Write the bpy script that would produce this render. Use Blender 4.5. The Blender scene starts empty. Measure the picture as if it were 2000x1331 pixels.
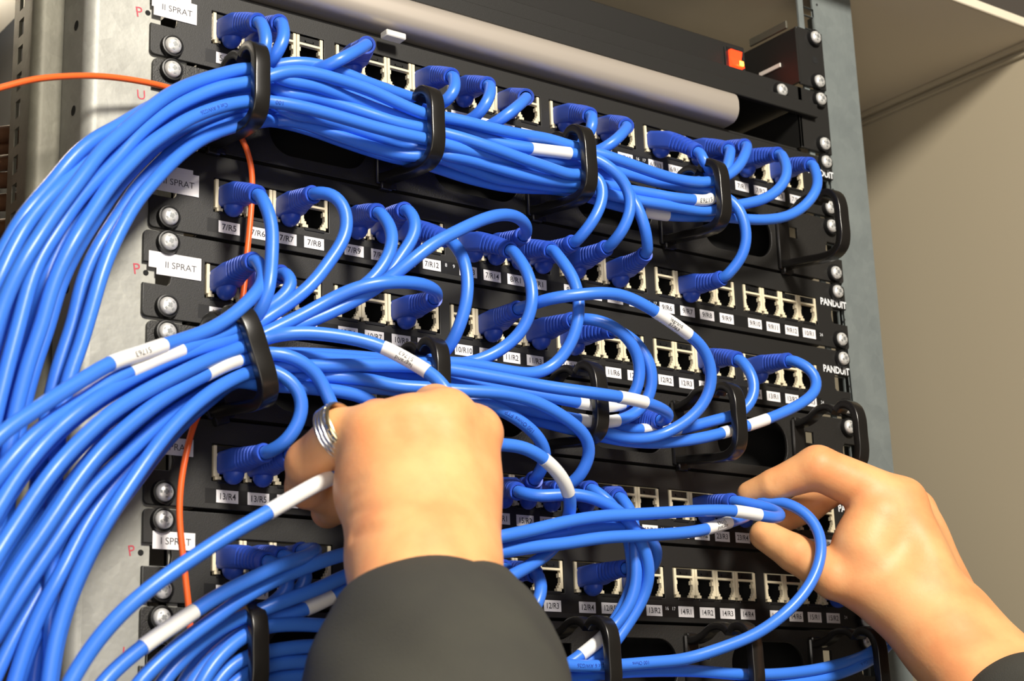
import bpy, math, random
import numpy as np
from mathutils import Vector, Matrix, kdtree
random.seed(7)
SC = bpy.context.scene
COL = SC.collection
ZOFF = 1.70                     # height of the foot of the top patch panel above the floor, in metres
# ---------------------------------------------------------------- camera (solved from the rack's own geometry)
RC = np.array([[0.804443013001746, -0.5930726166733404, -0.03370920029717084],
               [0.1257998224341754, 0.225544820359173, -0.9660765697830312],
               [0.5805564948338325, 0.7729129351747551, 0.2560463847248845]])
RC[2] = np.cross(RC[0], RC[1])
CP = np.array([-562.147623815547, -710.9730436555318, -352.08757196326525])
FP = 3297.084358545014
def un(px, py, d):
    """point of the place seen at (px,py), d millimetres in front of the rack face -> (x, d, z) mm"""
    v = RC.T @ np.array([(px-1000)/FP, (py-665.5)/FP, 1.0])
    s = (-d-CP[1])/v[1]
    q = CP+s*v
    return np.array([q[0], d, q[2]])
def W(p):                        # rack mm (x, d, z) -> world metres
    return Vector((p[0]*.001, -p[1]*.001, p[2]*.001+ZOFF))
VIEW = RC[2]/np.linalg.norm(RC[2])

# ---------------------------------------------------------------- materials
def nodes(name):
    m = bpy.data.materials.new(name); m.use_nodes = True
    nt = m.node_tree; b = nt.nodes['Principled BSDF']
    return m, nt, b
def mat(name, col, rough=.5, metal=0, bump=None, spec=None, coat=0, var=None, sss=0, emit=None):
    m, nt, b = nodes(name)
    b.inputs['Base Color'].default_value = (*col, 1)
    b.inputs['Roughness'].default_value = rough
    b.inputs['Metallic'].default_value = metal
    if spec is not None: b.inputs['Specular IOR Level'].default_value = spec
    if coat: b.inputs['Coat Weight'].default_value = coat; b.inputs['Coat Roughness'].default_value = .15
    tc = nt.nodes.new('ShaderNodeTexCoord')
    if var:
        n = nt.nodes.new('ShaderNodeTexNoise'); n.inputs['Scale'].default_value = var[0]; n.inputs['Detail'].default_value = 5
        r = nt.nodes.new('ShaderNodeMixRGB'); r.inputs[1].default_value = (*col, 1); r.inputs[2].default_value = (*var[1], 1)
        nt.links.new(tc.outputs['Object'], n.inputs['Vector']); 
        cr = nt.nodes.new('ShaderNodeMapRange'); cr.inputs[1].default_value = .35; cr.inputs[2].default_value = .65
        nt.links.new(n.outputs['Fac'], cr.inputs[0]); nt.links.new(cr.outputs[0], r.inputs[0]); nt.links.new(r.outputs[0], b.inputs['Base Color'])
    if bump:
        n = nt.nodes.new('ShaderNodeTexNoise'); n.inputs['Scale'].default_value = bump[0]; n.inputs['Detail'].default_value = 3
        bp = nt.nodes.new('ShaderNodeBump'); bp.inputs['Strength'].default_value = bump[1]; bp.inputs['Distance'].default_value = bump[2]
        nt.links.new(tc.outputs['Object'], n.inputs['Vector']); nt.links.new(n.outputs['Fac'], bp.inputs['Height']); nt.links.new(bp.outputs[0], b.inputs['Normal'])
    if sss:
        b.inputs['Subsurface Weight'].default_value = sss; b.inputs['Subsurface Scale'].default_value = .004
        b.inputs['Subsurface Radius'].default_value = (1, .35, .15)
    if emit: b.inputs['Emission Color'].default_value = (*emit[0], 1); b.inputs['Emission Strength'].default_value = emit[1]
    return m
M = {}
M['powder'] = mat('black_powder_coat', (.011, .0105, .0095), .5, bump=(2600, .35, .0002))
M['powder2'] = mat('black_textured_plate', (.015, .014, .0125), .46, bump=(1500, .6, .0003))
M['void'] = mat('black_interior', (.006, .006, .006), .9)  # real black in the jacks; elsewhere stands for shade in holes and gaps
M['ring'] = mat('black_gloss_plastic', (.010, .009, .008), .27, bump=(500, .08, .0002))
M['washer'] = mat('black_nylon', (.008, .008, .008), .38)
M['cable'] = mat('blue_cable_jacket', (.046, .20, .80), .36, bump=(160, .12, .0006), var=(9, (.04, .18, .75)))
M['boot'] = mat('blue_boot_rubber', (.026, .085, .52), .46)
M['cream'] = mat('cream_jack_plastic', (.74, .66, .47), .4)
M['gold'] = mat('gold_contact', (.75, .5, .12), .3, 1)
M['white'] = mat('white_label', (.78, .76, .77), .5)
M['white2'] = mat('white_wrap_label', (.80, .80, .78), .32)
M['ink'] = mat('black_ink', (.03, .03, .035), .5)
M['inkblue'] = mat('navy_print', (.015, .05, .32), .5)
M['pale'] = mat('white_screen_print', (.72, .74, .76), .5)
M['orange'] = mat('orange_fibre_jacket', (.88, .13, .022), .38)
M['brown'] = mat('brown_cable_jacket', (.13, .06, .03), .5)
M['red'] = mat('red_marker', (.50, .05, .08), .6)
M['zinc'] = mat('zinc_screw', (.74, .74, .72), .34, .45, bump=(700, .25, .0003))
M['zinc_shaded'] = mat('screw_recess_shade', (.26, .27, .27), .5, .4)  # recess shade put into the colour of the cross bars
M['silver'] = mat('silver_ring_metal', (.78, .78, .80), .2, 1)
M['goldring'] = mat('warm_ring_band', (.85, .72, .45), .22, 1)
M['satin'] = mat('satin_aluminium', (.60, .54, .47), .40, .6)
M['bezel'] = mat('pale_button', (.66, .64, .58), .4)
M['lampred'] = mat('red_lit_switch', (.8, .02, .01), .25, emit=((1, .03, .005), 2.6))
M['lampamber'] = mat('amber_lamp', (1, .4, .05), .3, emit=((1, .3, .03), 5))
M['wall'] = mat('beige_painted_steel', (.47, .41, .295), .5, bump=(900, .15, .0002))
M['roof'] = mat('beige_roof_steel', (.72, .64, .50), .55)
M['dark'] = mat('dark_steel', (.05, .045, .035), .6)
M['floor'] = mat('grey_floor', (.22, .21, .2), .7)
M['jacket'] = mat('charcoal_jacket_cloth', (.040, .039, .030), .85, bump=(1800, .5, .0005), var=(30, (.033, .032, .026)))
def skin():
    m = mat('skin', (.80, .42, .18), .5, bump=(520, .2, .0005), sss=.15, var=(38, (.74, .31, .125)), spec=.4)
    return m
M['skin'] = skin()
def galv(name, c1, c2):
    m, nt, b = nodes(name)
    tc = nt.nodes.new('ShaderNodeTexCoord')
    v = nt.nodes.new('ShaderNodeTexVoronoi'); v.inputs['Scale'].default_value = 130
    n = nt.nodes.new('ShaderNodeTexNoise'); n.inputs['Scale'].default_value = 35; n.inputs['Detail'].default_value = 6
    a = nt.nodes.new('ShaderNodeMixRGB'); a.inputs[0].default_value = .8
    r = nt.nodes.new('ShaderNodeValToRGB'); r.color_ramp.elements[0].position = .25; r.color_ramp.elements[1].position = .75
    r.color_ramp.elements[0].color = (*c1, 1); r.color_ramp.elements[1].color = (*c2, 1)
    for x in (v, n): nt.links.new(tc.outputs['Object'], x.inputs['Vector'])
    nt.links.new(v.outputs['Color'], a.inputs[1]); nt.links.new(n.outputs['Fac'], a.inputs[2])
    nt.links.new(a.outputs[0], r.inputs[0]); nt.links.new(r.outputs[0], b.inputs['Base Color'])
    n2 = nt.nodes.new('ShaderNodeTexNoise'); n2.inputs['Scale'].default_value = 260; nt.links.new(tc.outputs['Object'], n2.inputs['Vector'])
    bp = nt.nodes.new('ShaderNodeBump'); bp.inputs['Strength'].default_value = .25; bp.inputs['Distance'].default_value = .0006
    nt.links.new(n2.outputs['Fac'], bp.inputs['Height']); nt.links.new(bp.outputs[0], b.inputs['Normal'])
    b.inputs['Metallic'].default_value = .35; b.inputs['Roughness'].default_value = .55
    return m
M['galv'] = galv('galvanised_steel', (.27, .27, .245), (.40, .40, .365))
M['galv_shaded'] = galv('shaded_galvanised_steel', (.165, .19, .19), (.225, .255, .25))  # left rail's steel again, weaker light on the right put into the colour
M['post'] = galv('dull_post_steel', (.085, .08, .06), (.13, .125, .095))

# ---------------------------------------------------------------- object helpers
def empty(name, at, label=None, cat=None, group=None):
    o = bpy.data.objects.new(name, None); COL.objects.link(o); o.location = W(at); o.empty_display_size = .01
    if label: o['label'] = label; o['category'] = cat
    if group: o['group'] = group
    return o
def mk(name, V, F, mats, parent=None, mi=None, smooth=True, label=None, cat=None, group=None, kind=None, link=True):
    """V in rack mm; becomes one mesh object, local to its parent's location"""
    V = np.asarray(V, float)
    me = bpy.data.meshes.new(name)
    P = np.stack([V[:, 0]*.001, -V[:, 1]*.001, V[:, 2]*.001+ZOFF], 1)
    root = parent; base = Vector((0, 0, 0))
    while root is not None:
        base = base+root.location; root = root.parent
    if parent is None:
        c = (P.min(0)+P.max(0))/2; c[2] = P[:, 2].min(); org = Vector(c)
    else: org = base
    P = P-np.array(org)
    me.from_pydata(P.tolist(), [], F)
    for m in (mats if isinstance(mats, (list, tuple)) else [mats]): me.materials.append(M[m])
    if mi is not None: me.polygons.foreach_set('material_index', mi)
    if smooth: me.polygons.foreach_set('use_smooth', [True]*len(me.polygons)); 
    me.update()
    if smooth:
        try: me.set_sharp_from_angle(angle=math.radians(38))
        except Exception: pass
    o = bpy.data.objects.new(name, me); COL.objects.link(o)
    if parent is None: o.location = org
    else: o.parent = parent
    if label: o['label'] = label
    if cat: o['category'] = cat
    if group: o['group'] = group
    if kind: o['kind'] = kind
    return o
class G:                          # geometry gatherer, rack mm
    def __init__(s): s.v = []; s.f = []; s.m = []
    def add(s, V, F, m=0):
        n = len(s.v); s.v += [tuple(float(c) for c in p) for p in V]; s.f += [tuple(n+i for i in f) for f in F]; s.m += [m]*len(F); return s
    def box(s, x0, x1, d0, d1, z0, z1, m=0, b=0):
        if b <= 0:
            V = [(x, d, z) for x in (x0, x1) for d in (d0, d1) for z in (z0, z1)]
            return s.add(V, [(0, 1, 3, 2), (4, 6, 7, 5), (0, 4, 5, 1), (2, 3, 7, 6), (0, 2, 6, 4), (1, 5, 7, 3)], m)
        # chamfered box
        b = min(b, abs(x1-x0)/2.01, abs(d1-d0)/2.01, abs(z1-z0)/2.01)
        xs = (x0, x1); ds = (d0, d1); zs = (z0, z1); V = []; idx = {}
        for i in (0, 1):
            for j in (0, 1):
                for k in (0, 1):
                    sx = 1 if i == 0 else -1; sd = 1 if j == 0 else -1; sz = 1 if k == 0 else -1
                    idx[i, j, k, 'x'] = len(V); V.append((xs[i], ds[j]+sd*b, zs[k]+sz*b))
                    idx[i, j, k, 'd'] = len(V); V.append((xs[i]+sx*b, ds[j], zs[k]+sz*b))
                    idx[i, j, k, 'z'] = len(V); V.append((xs[i]+sx*b, ds[j]+sd*b, zs[k]))
        F = []
        for i in (0, 1):
            F.append([idx[i, 0, 0, 'x'], idx[i, 1, 0, 'x'], idx[i, 1, 1, 'x'], idx[i, 0, 1, 'x']])
            F.append([idx[0, i, 0, 'd'], idx[1, i, 0, 'd'], idx[1, i, 1, 'd'], idx[0, i, 1, 'd']])
            F.append([idx[0, 0, i, 'z'], idx[1, 0, i, 'z'], idx[1, 1, i, 'z'], idx[0, 1, i, 'z']])
        for i in (0, 1):
            for j in (0, 1):
                F.append([idx[i, j, 0, 'x'], idx[i, j, 1, 'x'], idx[i, j, 1, 'd'], idx[i, j, 0, 'd']])
                F.append([idx[i, 0, j, 'x'], idx[i, 1, j, 'x'], idx[i, 1, j, 'z'], idx[i, 0, j, 'z']])
                F.append([idx[0, i, j, 'd'], idx[1, i, j, 'd'], idx[1, i, j, 'z'], idx[0, i, j, 'z']])
        for i in (0, 1):
            for j in (0, 1):
                for k in (0, 1): F.append([idx[i, j, k, 'x'], idx[i, j, k, 'd'], idx[i, j, k, 'z']])
        return s.add(V, F, m)
    def prism(s, prof, x0, x1, m=0, closed=True, caps=True):
        """profile of (d,z) swept along x"""
        n = len(prof); V = [(x0, d, z) for d, z in prof]+[(x1, d, z) for d, z in prof]
        F = [(i, (i+1) % n, n+(i+1) % n, n+i) for i in range(n if closed else n-1)]
        if caps and closed: F += [tuple(range(n))[::-1], tuple(range(n, 2*n))]
        return s.add(V, F, m)
    def vprism(s, prof, z0, z1, m=0, closed=True):
        """profile of (x,d) swept along z"""
        n = len(prof); V = [(x, d, z0) for x, d in prof]+[(x, d, z1) for x, d in prof]
        F = [(i, (i+1) % n, n+(i+1) % n, n+i) for i in range(n if closed else n-1)]
        if closed: F += [tuple(range(n))[::-1], tuple(range(n, 2*n))]
        return s.add(V, F, m)
    def lathe(s, c, prof, n=20, m=0, axis='d'):
        """prof (r, h) about the d axis through c"""
        V = []; k = len(prof)
        for i in range(n):
            a = 2*math.pi*i/n
            for r, h in prof:
                V.append((c[0]+r*math.cos(a), c[1]+h, c[2]+r*math.sin(a)) if axis == 'd' else (c[0]+r*math.cos(a), c[1]+r*math.sin(a), c[2]+h) if axis == 'z' else (c[0]+h, c[1]+r*math.cos(a), c[2]+r*math.sin(a)))
        F = [(i*k+j, i*k+j+1, ((i+1) % n)*k+j+1, ((i+1) % n)*k+j) for i in range(n) for j in range(k-1)]
        return s.add(V, F, m)
    def mk(s, name, mats, parent=None, **k):
        return mk(name, s.v, s.f, mats, parent, mi=s.m, **k)
fixnorm = []
import bmesh
def recalc(o):
    bm = bmesh.new(); bm.from_mesh(o.data); bmesh.ops.recalc_face_normals(bm, faces=bm.faces); bm.to_mesh(o.data); bm.free(); return o

# plates with holes and lettering both come from filled 2D curves, converted to meshes in one batch
_jobs = {}
def plate_job(key, loops, thick, bevel=0):
    cu = bpy.data.curves.new('tmp', 'CURVE'); cu.dimensions = '2D'; cu.fill_mode = 'BOTH'
    cu.extrude = max(thick/2-bevel, .01); cu.bevel_depth = bevel; cu.bevel_resolution = 1; cu.offset = -bevel
    for lp in loops:
        sp = cu.splines.new('POLY'); sp.points.add(len(lp)-1); sp.use_cyclic_u = True
        for p, q in zip(sp.points, lp): p.co = (q[0], q[1], 0, 1)
    o = bpy.data.objects.new('tmp', cu); COL.objects.link(o); _jobs[key] = o
def text_job(s, bold=0):
    key = ('T', s, bold)
    if key in _jobs: return
    cu = bpy.data.curves.new('tmp', 'FONT'); cu.body = s; cu.size = 1; cu.resolution_u = 3; cu.align_x = 'CENTER'; cu.align_y = 'CENTER'
    cu.offset = bold; cu.fill_mode = 'FRONT' if hasattr(cu, 'fill_mode') else cu.fill_mode
    o = bpy.data.objects.new('tmp', cu); COL.objects.link(o); _jobs[key] = o
GEO = {}
def run_jobs():
    bpy.context.view_layer.update(); dg = bpy.context.evaluated_depsgraph_get()
    for k, o in list(_jobs.items()):
        e = o.evaluated_get(dg); me = bpy.data.meshes.new_from_object(e)
        V = np.array([v.co[:] for v in me.vertices]) if len(me.vertices) else np.zeros((0, 3))
        GEO[k] = (V, [tuple(p.vertices) for p in me.polygons])
        bpy.data.meshes.remove(me)
    for k, o in list(_jobs.items()):
        d = o.data; bpy.data.objects.remove(o); bpy.data.curves.remove(d)
    _jobs.clear()
def letters(g, s, x, d, z, h, m=0, bold=0, sx=1.0, rot=0.0):
    """flat lettering on a face looking towards the viewer (+d); h = height of a capital in mm"""
    V, F = GEO[('T', s, bold)]
    if not len(V): return g
    k = h/.72; c, q = math.cos(rot), math.sin(rot)
    X = V[:, 0]*k*sx; Z = V[:, 1]*k
    P = np.stack([x+X*c-Z*q, np.full(len(V), d), z+X*q+Z*c], 1)
    return g.add(P, F, m)
def platemap(g, key, d, m=0):
    V, F = GEO[key]
    return g.add(np.stack([V[:, 0], d+V[:, 2], V[:, 1]], 1), F, m)
def stadium(cx, cz, w, h, r, n=8):
    L = []
    for sx, sz, a0 in ((1, 1, 0), (-1, 1, 90), (-1, -1, 180), (1, -1, 270)):
        for i in range(n+1):
            a = math.radians(a0+90*i/n); L.append((cx+sx*(w/2-r)+r*math.cos(a), cz+sz*(h/2-r)+r*math.sin(a)))
    return L
# ================================================================ rack data
U = 44.45
PANELS = [   # row (units below datum), x of the first jack group, label words, port texts
 (0, -210.0, 'top', '5/R1 5/R2 5/R3 5/R4 6/R1 6/R2 6/R3 6/R4 6/R5 6/R6 6/R7 6/R8 6/R9 6/R10 6/R11 6/R12 6/R13 6/R14 6/R15 6/R16 7/R1 7/R2 7/R3 7/R4', 'II SPRAT'),
 (2, -207.7, 'second', '7/R5 7/R6 7/R7 7/R8 7/R9 7/R10 7/R11 7/R12 7/R13 7/R14 8/R1 9/R1 9/R2 9/R3 9/R4 9/R5 9/R6 9/R7 9/R8 9/R9 9/R10 9/R11 9/R12 10/R1', 'II SPRAT'),
 (3, -211.9, 'third', '10/R2 10/R3 10/R4 10/R5 10/R6 10/R7 10/R8 10/R9 10/R10 11/R1 11/R2 11/R3 11/R4 11/R5 11/R6 12/R1 12/R2 12/R3 12/R4 12/R5 12/R6 13/R1 13/R2 13/R3', 'II SPRAT'),
 (5, -207.0, 'fourth', '13/R4 13/R5 13/R6 14/R1 14/R2 14/R3 14/R4 14/R5 14/R6 15/R1 15/R2 15/R3 15/R4 15/R5 18/R1 19/R1 23/R1 23/R2 23/R3 23/R4 23/R5 23/R6 24/R1 24/R2', 'II SPRAT'),
 (6, -207.0, 'fifth', '9/R13 9/R14 9/R15 11/R7 11/R8 11/R9 11/R10 11/R11 11/R12 12/R1 12/R2 12/R3 12/R4 12/R5 13/R1 13/R2 14/R1 14/R2 14/R3 14/R4 14/R5 14/R6 15/R1 15/R2', 'I SPRAT')]
GP, PP = 71.54, 15.93
ZT, ZB = 31.16, 14.69
def port(row, i):
    k, x0 = PANELS[row-1][:2]
    return np.array([x0+GP*(i//4)+PP*(i % 4+.5), 0, (ZT+ZB)/2-U*k])
MGRS = [(1, 'upper'), (4, 'middle'), (7, 'lower')]
RINGX = [-210, -110.5, -11.5, 88, 187]
SCREWX = 232.55
for r in PANELS:
    for s in r[3].split(): text_job(s, .012)
    text_job(r[4])
for s in ('100', '1', '8', '9', '16', '17', '24', 'P', 'U', 'legrand', '51763', 'Cat 6 AWG26', '100 Ohms FTP', '100 Ohms', 'Cat 6'): text_job(s)
text_job('PANDUIT', .03)
TOP0 = 41.8
text_job('P', .0)
def ear_loop(k, side, x_off=0):
    z0 = -U*k
    # outline of a 1U plate with notched ears, both sides
    pass
def plate_outline(k, dx):
    z0 = -U*k; zt = z0+(43.4 if k else TOP0); zb = z0+.7; X = 241.8
    def corner(cx, cz, r, a0, n=4): return [(cx+r*math.cos(math.radians(a0+90*i/n)), cz+r*math.sin(math.radians(a0+90*i/n))) for i in range(n+1)]
    L = []
    L += corner(X-2.5+dx, zt-2.5, 2.5, 0)[::1]                       # right top going counter-clockwise
    L += corner(-X+2.5+dx, zt-2.5, 2.5, 90)
    # left upper lobe bottom, notch, lower lobe
    L += [(-X+dx, z0+27.5), (-229.5+dx-2, z0+27.5)]
    L += [(-229.5+dx+2*math.cos(math.radians(a)), z0+22.2+5.3*math.sin(math.radians(a))) for a in (90, 45, 0, -45, -90)]
    L += [(-X+dx, z0+17)]
    L += corner(-X+2.5+dx, zb+2.5, 2.5, 180)
    L += corner(X-2.5+dx, zb+2.5, 2.5, 270)
    L += [(X+dx, z0+17), (229.5+dx, z0+17)]
    L += [(229.5+dx-2*math.cos(math.radians(a)), z0+22.2+5.3*math.sin(math.radians(a))) for a in (-90, -45, 0, 45, 90)]
    L += [(X+dx, z0+27.5)]
    return L
for n, (k, x0, *_) in enumerate(PANELS):
    dx = x0+207.4
    holes = [[(x0+GP*g-.6, ZB-U*k-.6), (x0+GP*g+4*PP+.6, ZB-U*k-.6), (x0+GP*g+4*PP+.6, ZT-U*k+.6), (x0+GP*g-.6, ZT-U*k+.6)] for g in range(6)]
    plate_job(('panel', n), [plate_outline(k, dx*.6)]+holes, 2.0, .35)
for n, (k, w) in enumerate(MGRS):
    holes = [stadium(rx+61, -U*k+21.5, 58, 29, 13) for rx in RINGX[:4]]
    holes += [[(rx+8, -U*k+25), (rx+15, -U*k+25), (rx+15, -U*k+32), (rx+8, -U*k+32)] for rx in RINGX]
    plate_job(('mgr', n), [plate_outline(k, 0)]+holes, 2.0, .35)
# rails: long plates with square cage-nut holes, three to a unit
ZLO, ZHI = -1690, 168
for side in (-1, 1):
    xo, xi = (-269, -223) if side < 0 else (276, 223)
    lo, hi = min(xo, xi), max(xo, xi)
    holes = []
    for k in range(-3, 13):
        for dz in (6.35, 22.2, 38.1):
            z = -U*k+dz
            if ZLO+8 < z < ZHI-8: holes.append([(side*SCREWX-4.7, z-4.7), (side*SCREWX+4.7, z-4.7), (side*SCREWX+4.7, z+4.7), (side*SCREWX-4.7, z+4.7)])
    plate_job(('rail', side), [[(lo, ZLO), (hi, ZLO), (hi, ZHI), (lo, ZHI)]]+holes, 2.0, .2)
run_jobs()

# ---------------------------------------------------------------- screws
def screw_geo():
    g = G()
    g.lathe((0, 0, 0), [(3.6, 0), (5.9, 0), (6.0, 1.2), (5.6, 2.6), (4.9, 2.7), (4.6, 1.6)], 24, 0)     # cup washer
    g.lathe((0, 1.5, 0), [(4.35, 0), (4.4, 1.0), (4.0, 2.0), (3.2, 2.7), (1.9, 3.15), (0, 3.25)], 24, 1)
    for a in (.35, .35+math.pi/2):
        c, s = math.cos(a), math.sin(a); L, w = 2.9, .62
        P = [(-L, -w), (L, -w), (L, w), (-L, w)]
        top = [(p*c-q*s, 1.5+3.33-.09*abs(p)**1.2, p*s+q*c) for p, q in [(-L, -w), (0, -w), (L, -w), (L, w), (0, w), (-L, w)]]
        bot = [(x, 3.2, z) for x, _, z in top]
        g.add(top+bot, [(0, 1, 4, 5), (1, 2, 3, 4), (0, 6, 7, 1), (1, 7, 8, 2), (2, 8, 9, 3), (3, 9, 10, 4), (4, 10, 11, 5), (5, 11, 6, 0)], 2)
    return g
SG = screw_geo()
screw_me = None
def screw(parent, x, z, d=1.0):
    global screw_me
    if screw_me is None:
        o = recalc(mk('screw', SG.v, SG.f, ['washer', 'zinc', 'zinc_shaded'], None, mi=SG.m)); screw_me = o.data
        V = np.array([v.co[:] for v in screw_me.vertices])+np.array(o.location)-np.array([0, 0, ZOFF])
        for v, q in zip(screw_me.vertices, V): v.co = q
        bpy.data.objects.remove(o)
    o = bpy.data.objects.new('screw', screw_me); COL.objects.link(o)
    o.parent = parent; o.location = W((x, d, z))-parent.location; o.rotation_euler = (0, random.uniform(-3, 3), 0)
    return o

# ---------------------------------------------------------------- jack
def jack_geo():
    g = G(); hw = PP/2-.15; hz = (ZT-ZB)/2
    d0, d1 = -1.6, 1.2
    for s in (-1, 1):
        a, b = sorted((s*hw, s*(hw-1.75)))
        g.box(a, b, d0, d1, -hz+1.5, hz, 0, .2)
        for w, za, zb in ((.5, -hz+3.2, -hz+4.6), (1.4, -hz+1.6, -hz+3.3), (2.5, -hz, -hz+1.7)):       # stepped latch key
            a, b = sorted((s*(hw-1.0), s*(hw-1.75-w))); g.box(a, b, d0, d1-.25, za, zb, 0, .15)
        a, b = sorted((s*(hw-1.75), s*(hw-2.5))); g.box(a, b, d0, d1-.5, -.6, 1.6, 0)
    g.box(-hw+1.5, hw-1.5, d0, d1-.1, hz-5.3, hz-4.0, 0, .15)
    g.box(-hw+1.7, hw-1.7, -1.4, .2, hz-4.0, hz-.2, 1)                  # black latch plate
    g.box(-2.6, 2.6, .2, .55, hz-2.9, hz-2.2, 1); g.box(-2.6, -2.1, .2, .55, hz-2.9, hz-1.5, 1); g.box(2.1, 2.6, .2, .55, hz-2.9, hz-1.5, 1)
    # dark housing, open to the front
    X, Z = hw, hz
    g.add([(-X, -1.5, -Z), (X, -1.5, -Z), (X, -1.5, Z), (-X, -1.5, Z), (-X, -16, -Z), (X, -16, -Z), (X, -16, Z), (-X, -16, Z)],
          [(0, 1, 5, 4), (1, 2, 6, 5), (2, 3, 7, 6), (3, 0, 4, 7), (4, 5, 6, 7)], 2)
    g.box(-hw+2, hw-2, -1.0, 1.4, -hz-1.6, -hz+.1, 1, .2)               # release tab under the jack
    return g
JG = jack_geo()
jack_me = None
def jack(parent, p):
    global jack_me
    if jack_me is None:
        o = mk('jack', JG.v, JG.f, ['cream', 'washer', 'void'], None, mi=JG.m, smooth=False); jack_me = o.data
        V = np.array([v.co[:] for v in jack_me.vertices])+np.array(o.location)-np.array([0, 0, ZOFF])
        for v, q in zip(jack_me.vertices, V): v.co = q
        bpy.data.objects.remove(o)
    o = bpy.data.objects.new('jack', jack_me); COL.objects.link(o); o.parent = parent; o.location = W(p)-parent.location
    return o

# ---------------------------------------------------------------- patch panels
HIDE_LABEL = {(0, 18), (0, 19)}
def lip(z0, dx):                                                       # rolled lower and upper edge behind the face
    g = G()
    p = [(0.9, z0+3.6), (.7, z0+2.2), (-.3, z0+1.0), (-2, z0+.5), (-12, z0+.5), (-12, z0+1.6), (-1.5, z0+1.8), (-1.0, z0+3.6)]
    g.prism(p, -216+dx, 216+dx)
    e = TOP0-43.8 if z0 == 0 else 0
    q = [(.9, z0+42.6+e), (.3, z0+43.5+e), (-1, z0+43.8+e), (-12, z0+43.8+e), (-12, z0+42.8+e), (-1, z0+42.6+e)]
    g.prism(q, -216+dx, 216+dx)
    return g
for n, (k, x0, word, texts, side_text) in enumerate(PANELS):
    z0 = -U*k; dx = (x0+207.4)*.6
    root = empty('patch_bay', (0, 0, z0), f'black patch panel, {word} from the top, its stickers running from {texts.split()[0]} to {texts.split()[23]}' if n else 'topmost black patch panel, just below the rounded grey bar', 'patch panel', 'patch panels in the rack')
    g = G(); platemap(g, ('panel', n), 0); L = lip(z0, dx); g.add(L.v, L.f)
    for gr in range(5):                                               # ribs between the jack groups
        pass
    recalc(g.mk('faceplate', ['powder'], root))
    for s in (-1, 1):
        for dz in (6.35, 38.1): screw(root, s*SCREWX, z0+dz)
    tx = texts.split()
    for i in range(24):
        p = port(n+1, i); jack(root, (p[0], 0, p[2]))
        if (n, i) in HIDE_LABEL: continue
        g = G(); w = 5.75; zc = z0+6.9+random.uniform(-.15, .15); xx = p[0]-.3+random.uniform(-.25, .25); ro = 0
        g.box(xx-w, xx+w, 1.02, 1.16, zc-3.0, zc+3.0, 0)
        letters(g, tx[i], xx, 1.19, zc-.1, 3.1, 1, bold=.012, sx=1.0 if len(tx[i]) < 5 else .88)
        g.mk('port_label', ['white', 'ink'], root, smooth=False)
    g = G(); g.box(x0-4, x0+GP*5+4*PP+2, .95, 1.05, z0+3.4, z0+10.4, 0)
    g.mk('label_strip', ['washer'], root, smooth=False)
    g = G()
    letters(g, 'PANDUIT', 230.2+dx, 1.04, z0+30.2, 4.5, 0, bold=.03, sx=.90)
    g.mk('brand_lettering', ['pale'], root, smooth=False)
    g = G(); letters(g, '1', x0-2.2, 1.04, z0+8.2, 2.0)
    for gi, (a, b) in enumerate((('', ''), ('8', '9'), ('', ''), ('16', '17'))):
        if a: letters(g, a, x0+GP*gi+4*PP+1.2, 1.08, z0+8.2, 2.0); letters(g, b, x0+GP*(gi+1)-1.6, 1.08, z0+8.2, 2.0)
    letters(g, '24', x0+GP*5+4*PP+2.6, 1.08, z0+7.6, 2.0)
    g.mk('port_numbers', ['pale'], root, smooth=False)
    # typed sticker with the circuit name
    cx, cy = {0: (344, 18), 1: (347, 356), 2: (351, 520), 3: (338, 872), 4: (341, 1057)}[n]
    q = un(cx, cy, 2); g = G()
    w2, h2 = (11.6, 5.6) if n < 3 else (10.6, 4.1)
    g.box(q[0]-w2, q[0]+w2, 1.1, 1.5, q[2]-h2, q[2]+h2, 0, .1)
    if n in (0, 1): g.box(q[0]-w2-1, q[0]+w2-3.2, 1.05, 1.3, q[2]-1, q[2]+h2+2.2, 0)
    if n == 2: g.box(q[0]-w2-4, q[0]-w2+1, 1.05, 1.4, q[2]-2.4, q[2]+h2, 0)
    letters(g, side_text, q[0]+.8, 1.56, q[2]-.4, 3.3, 1)
    g.mk('circuit_sticker', ['white', 'ink'], root, smooth=False, label='white sticker typed '+side_text)

# ---------------------------------------------------------------- cable managers with D-rings
def sweep_rect(g, path, wx, th, m=0, x=0, rnd=.9):
    """rounded strap of width wx (along x) and thickness th swept along a path in the (d,z) plane"""
    P = np.array(path, float)
    T = np.gradient(P, axis=0); T /= np.linalg.norm(T, axis=1)[:, None]
    N = np.stack([-T[:, 1], T[:, 0]], 1)
    sec = []
    hw = wx/2
    for sx, st, a0 in ((1, 1, 0), (-1, 1, 90), (-1, -1, 180), (1, -1, 270)):
        for i in range(4):
            a = math.radians(a0+30*i); sec.append((sx*(hw-rnd)+rnd*math.cos(a), st, rnd*math.sin(a)))
    n = len(sec); V = []
    tl = th if hasattr(th, '__len__') else [th]*len(P)
    for j in range(len(P)):
        h = tl[j]/2
        for a, st, b in sec:
            o = st*(h-rnd)+b
            V.append((x+a, P[j, 0]+N[j, 0]*o, P[j, 1]+N[j, 1]*o))
    F = [(j*n+i, j*n+(i+1) % n, (j+1)*n+(i+1) % n, (j+1)*n+i) for j in range(len(P)-1) for i in range(n)]
    F += [tuple(range(n))[::-1], tuple((len(P)-1)*n+i for i in range(n))]
    return g.add(V, F, m)
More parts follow.
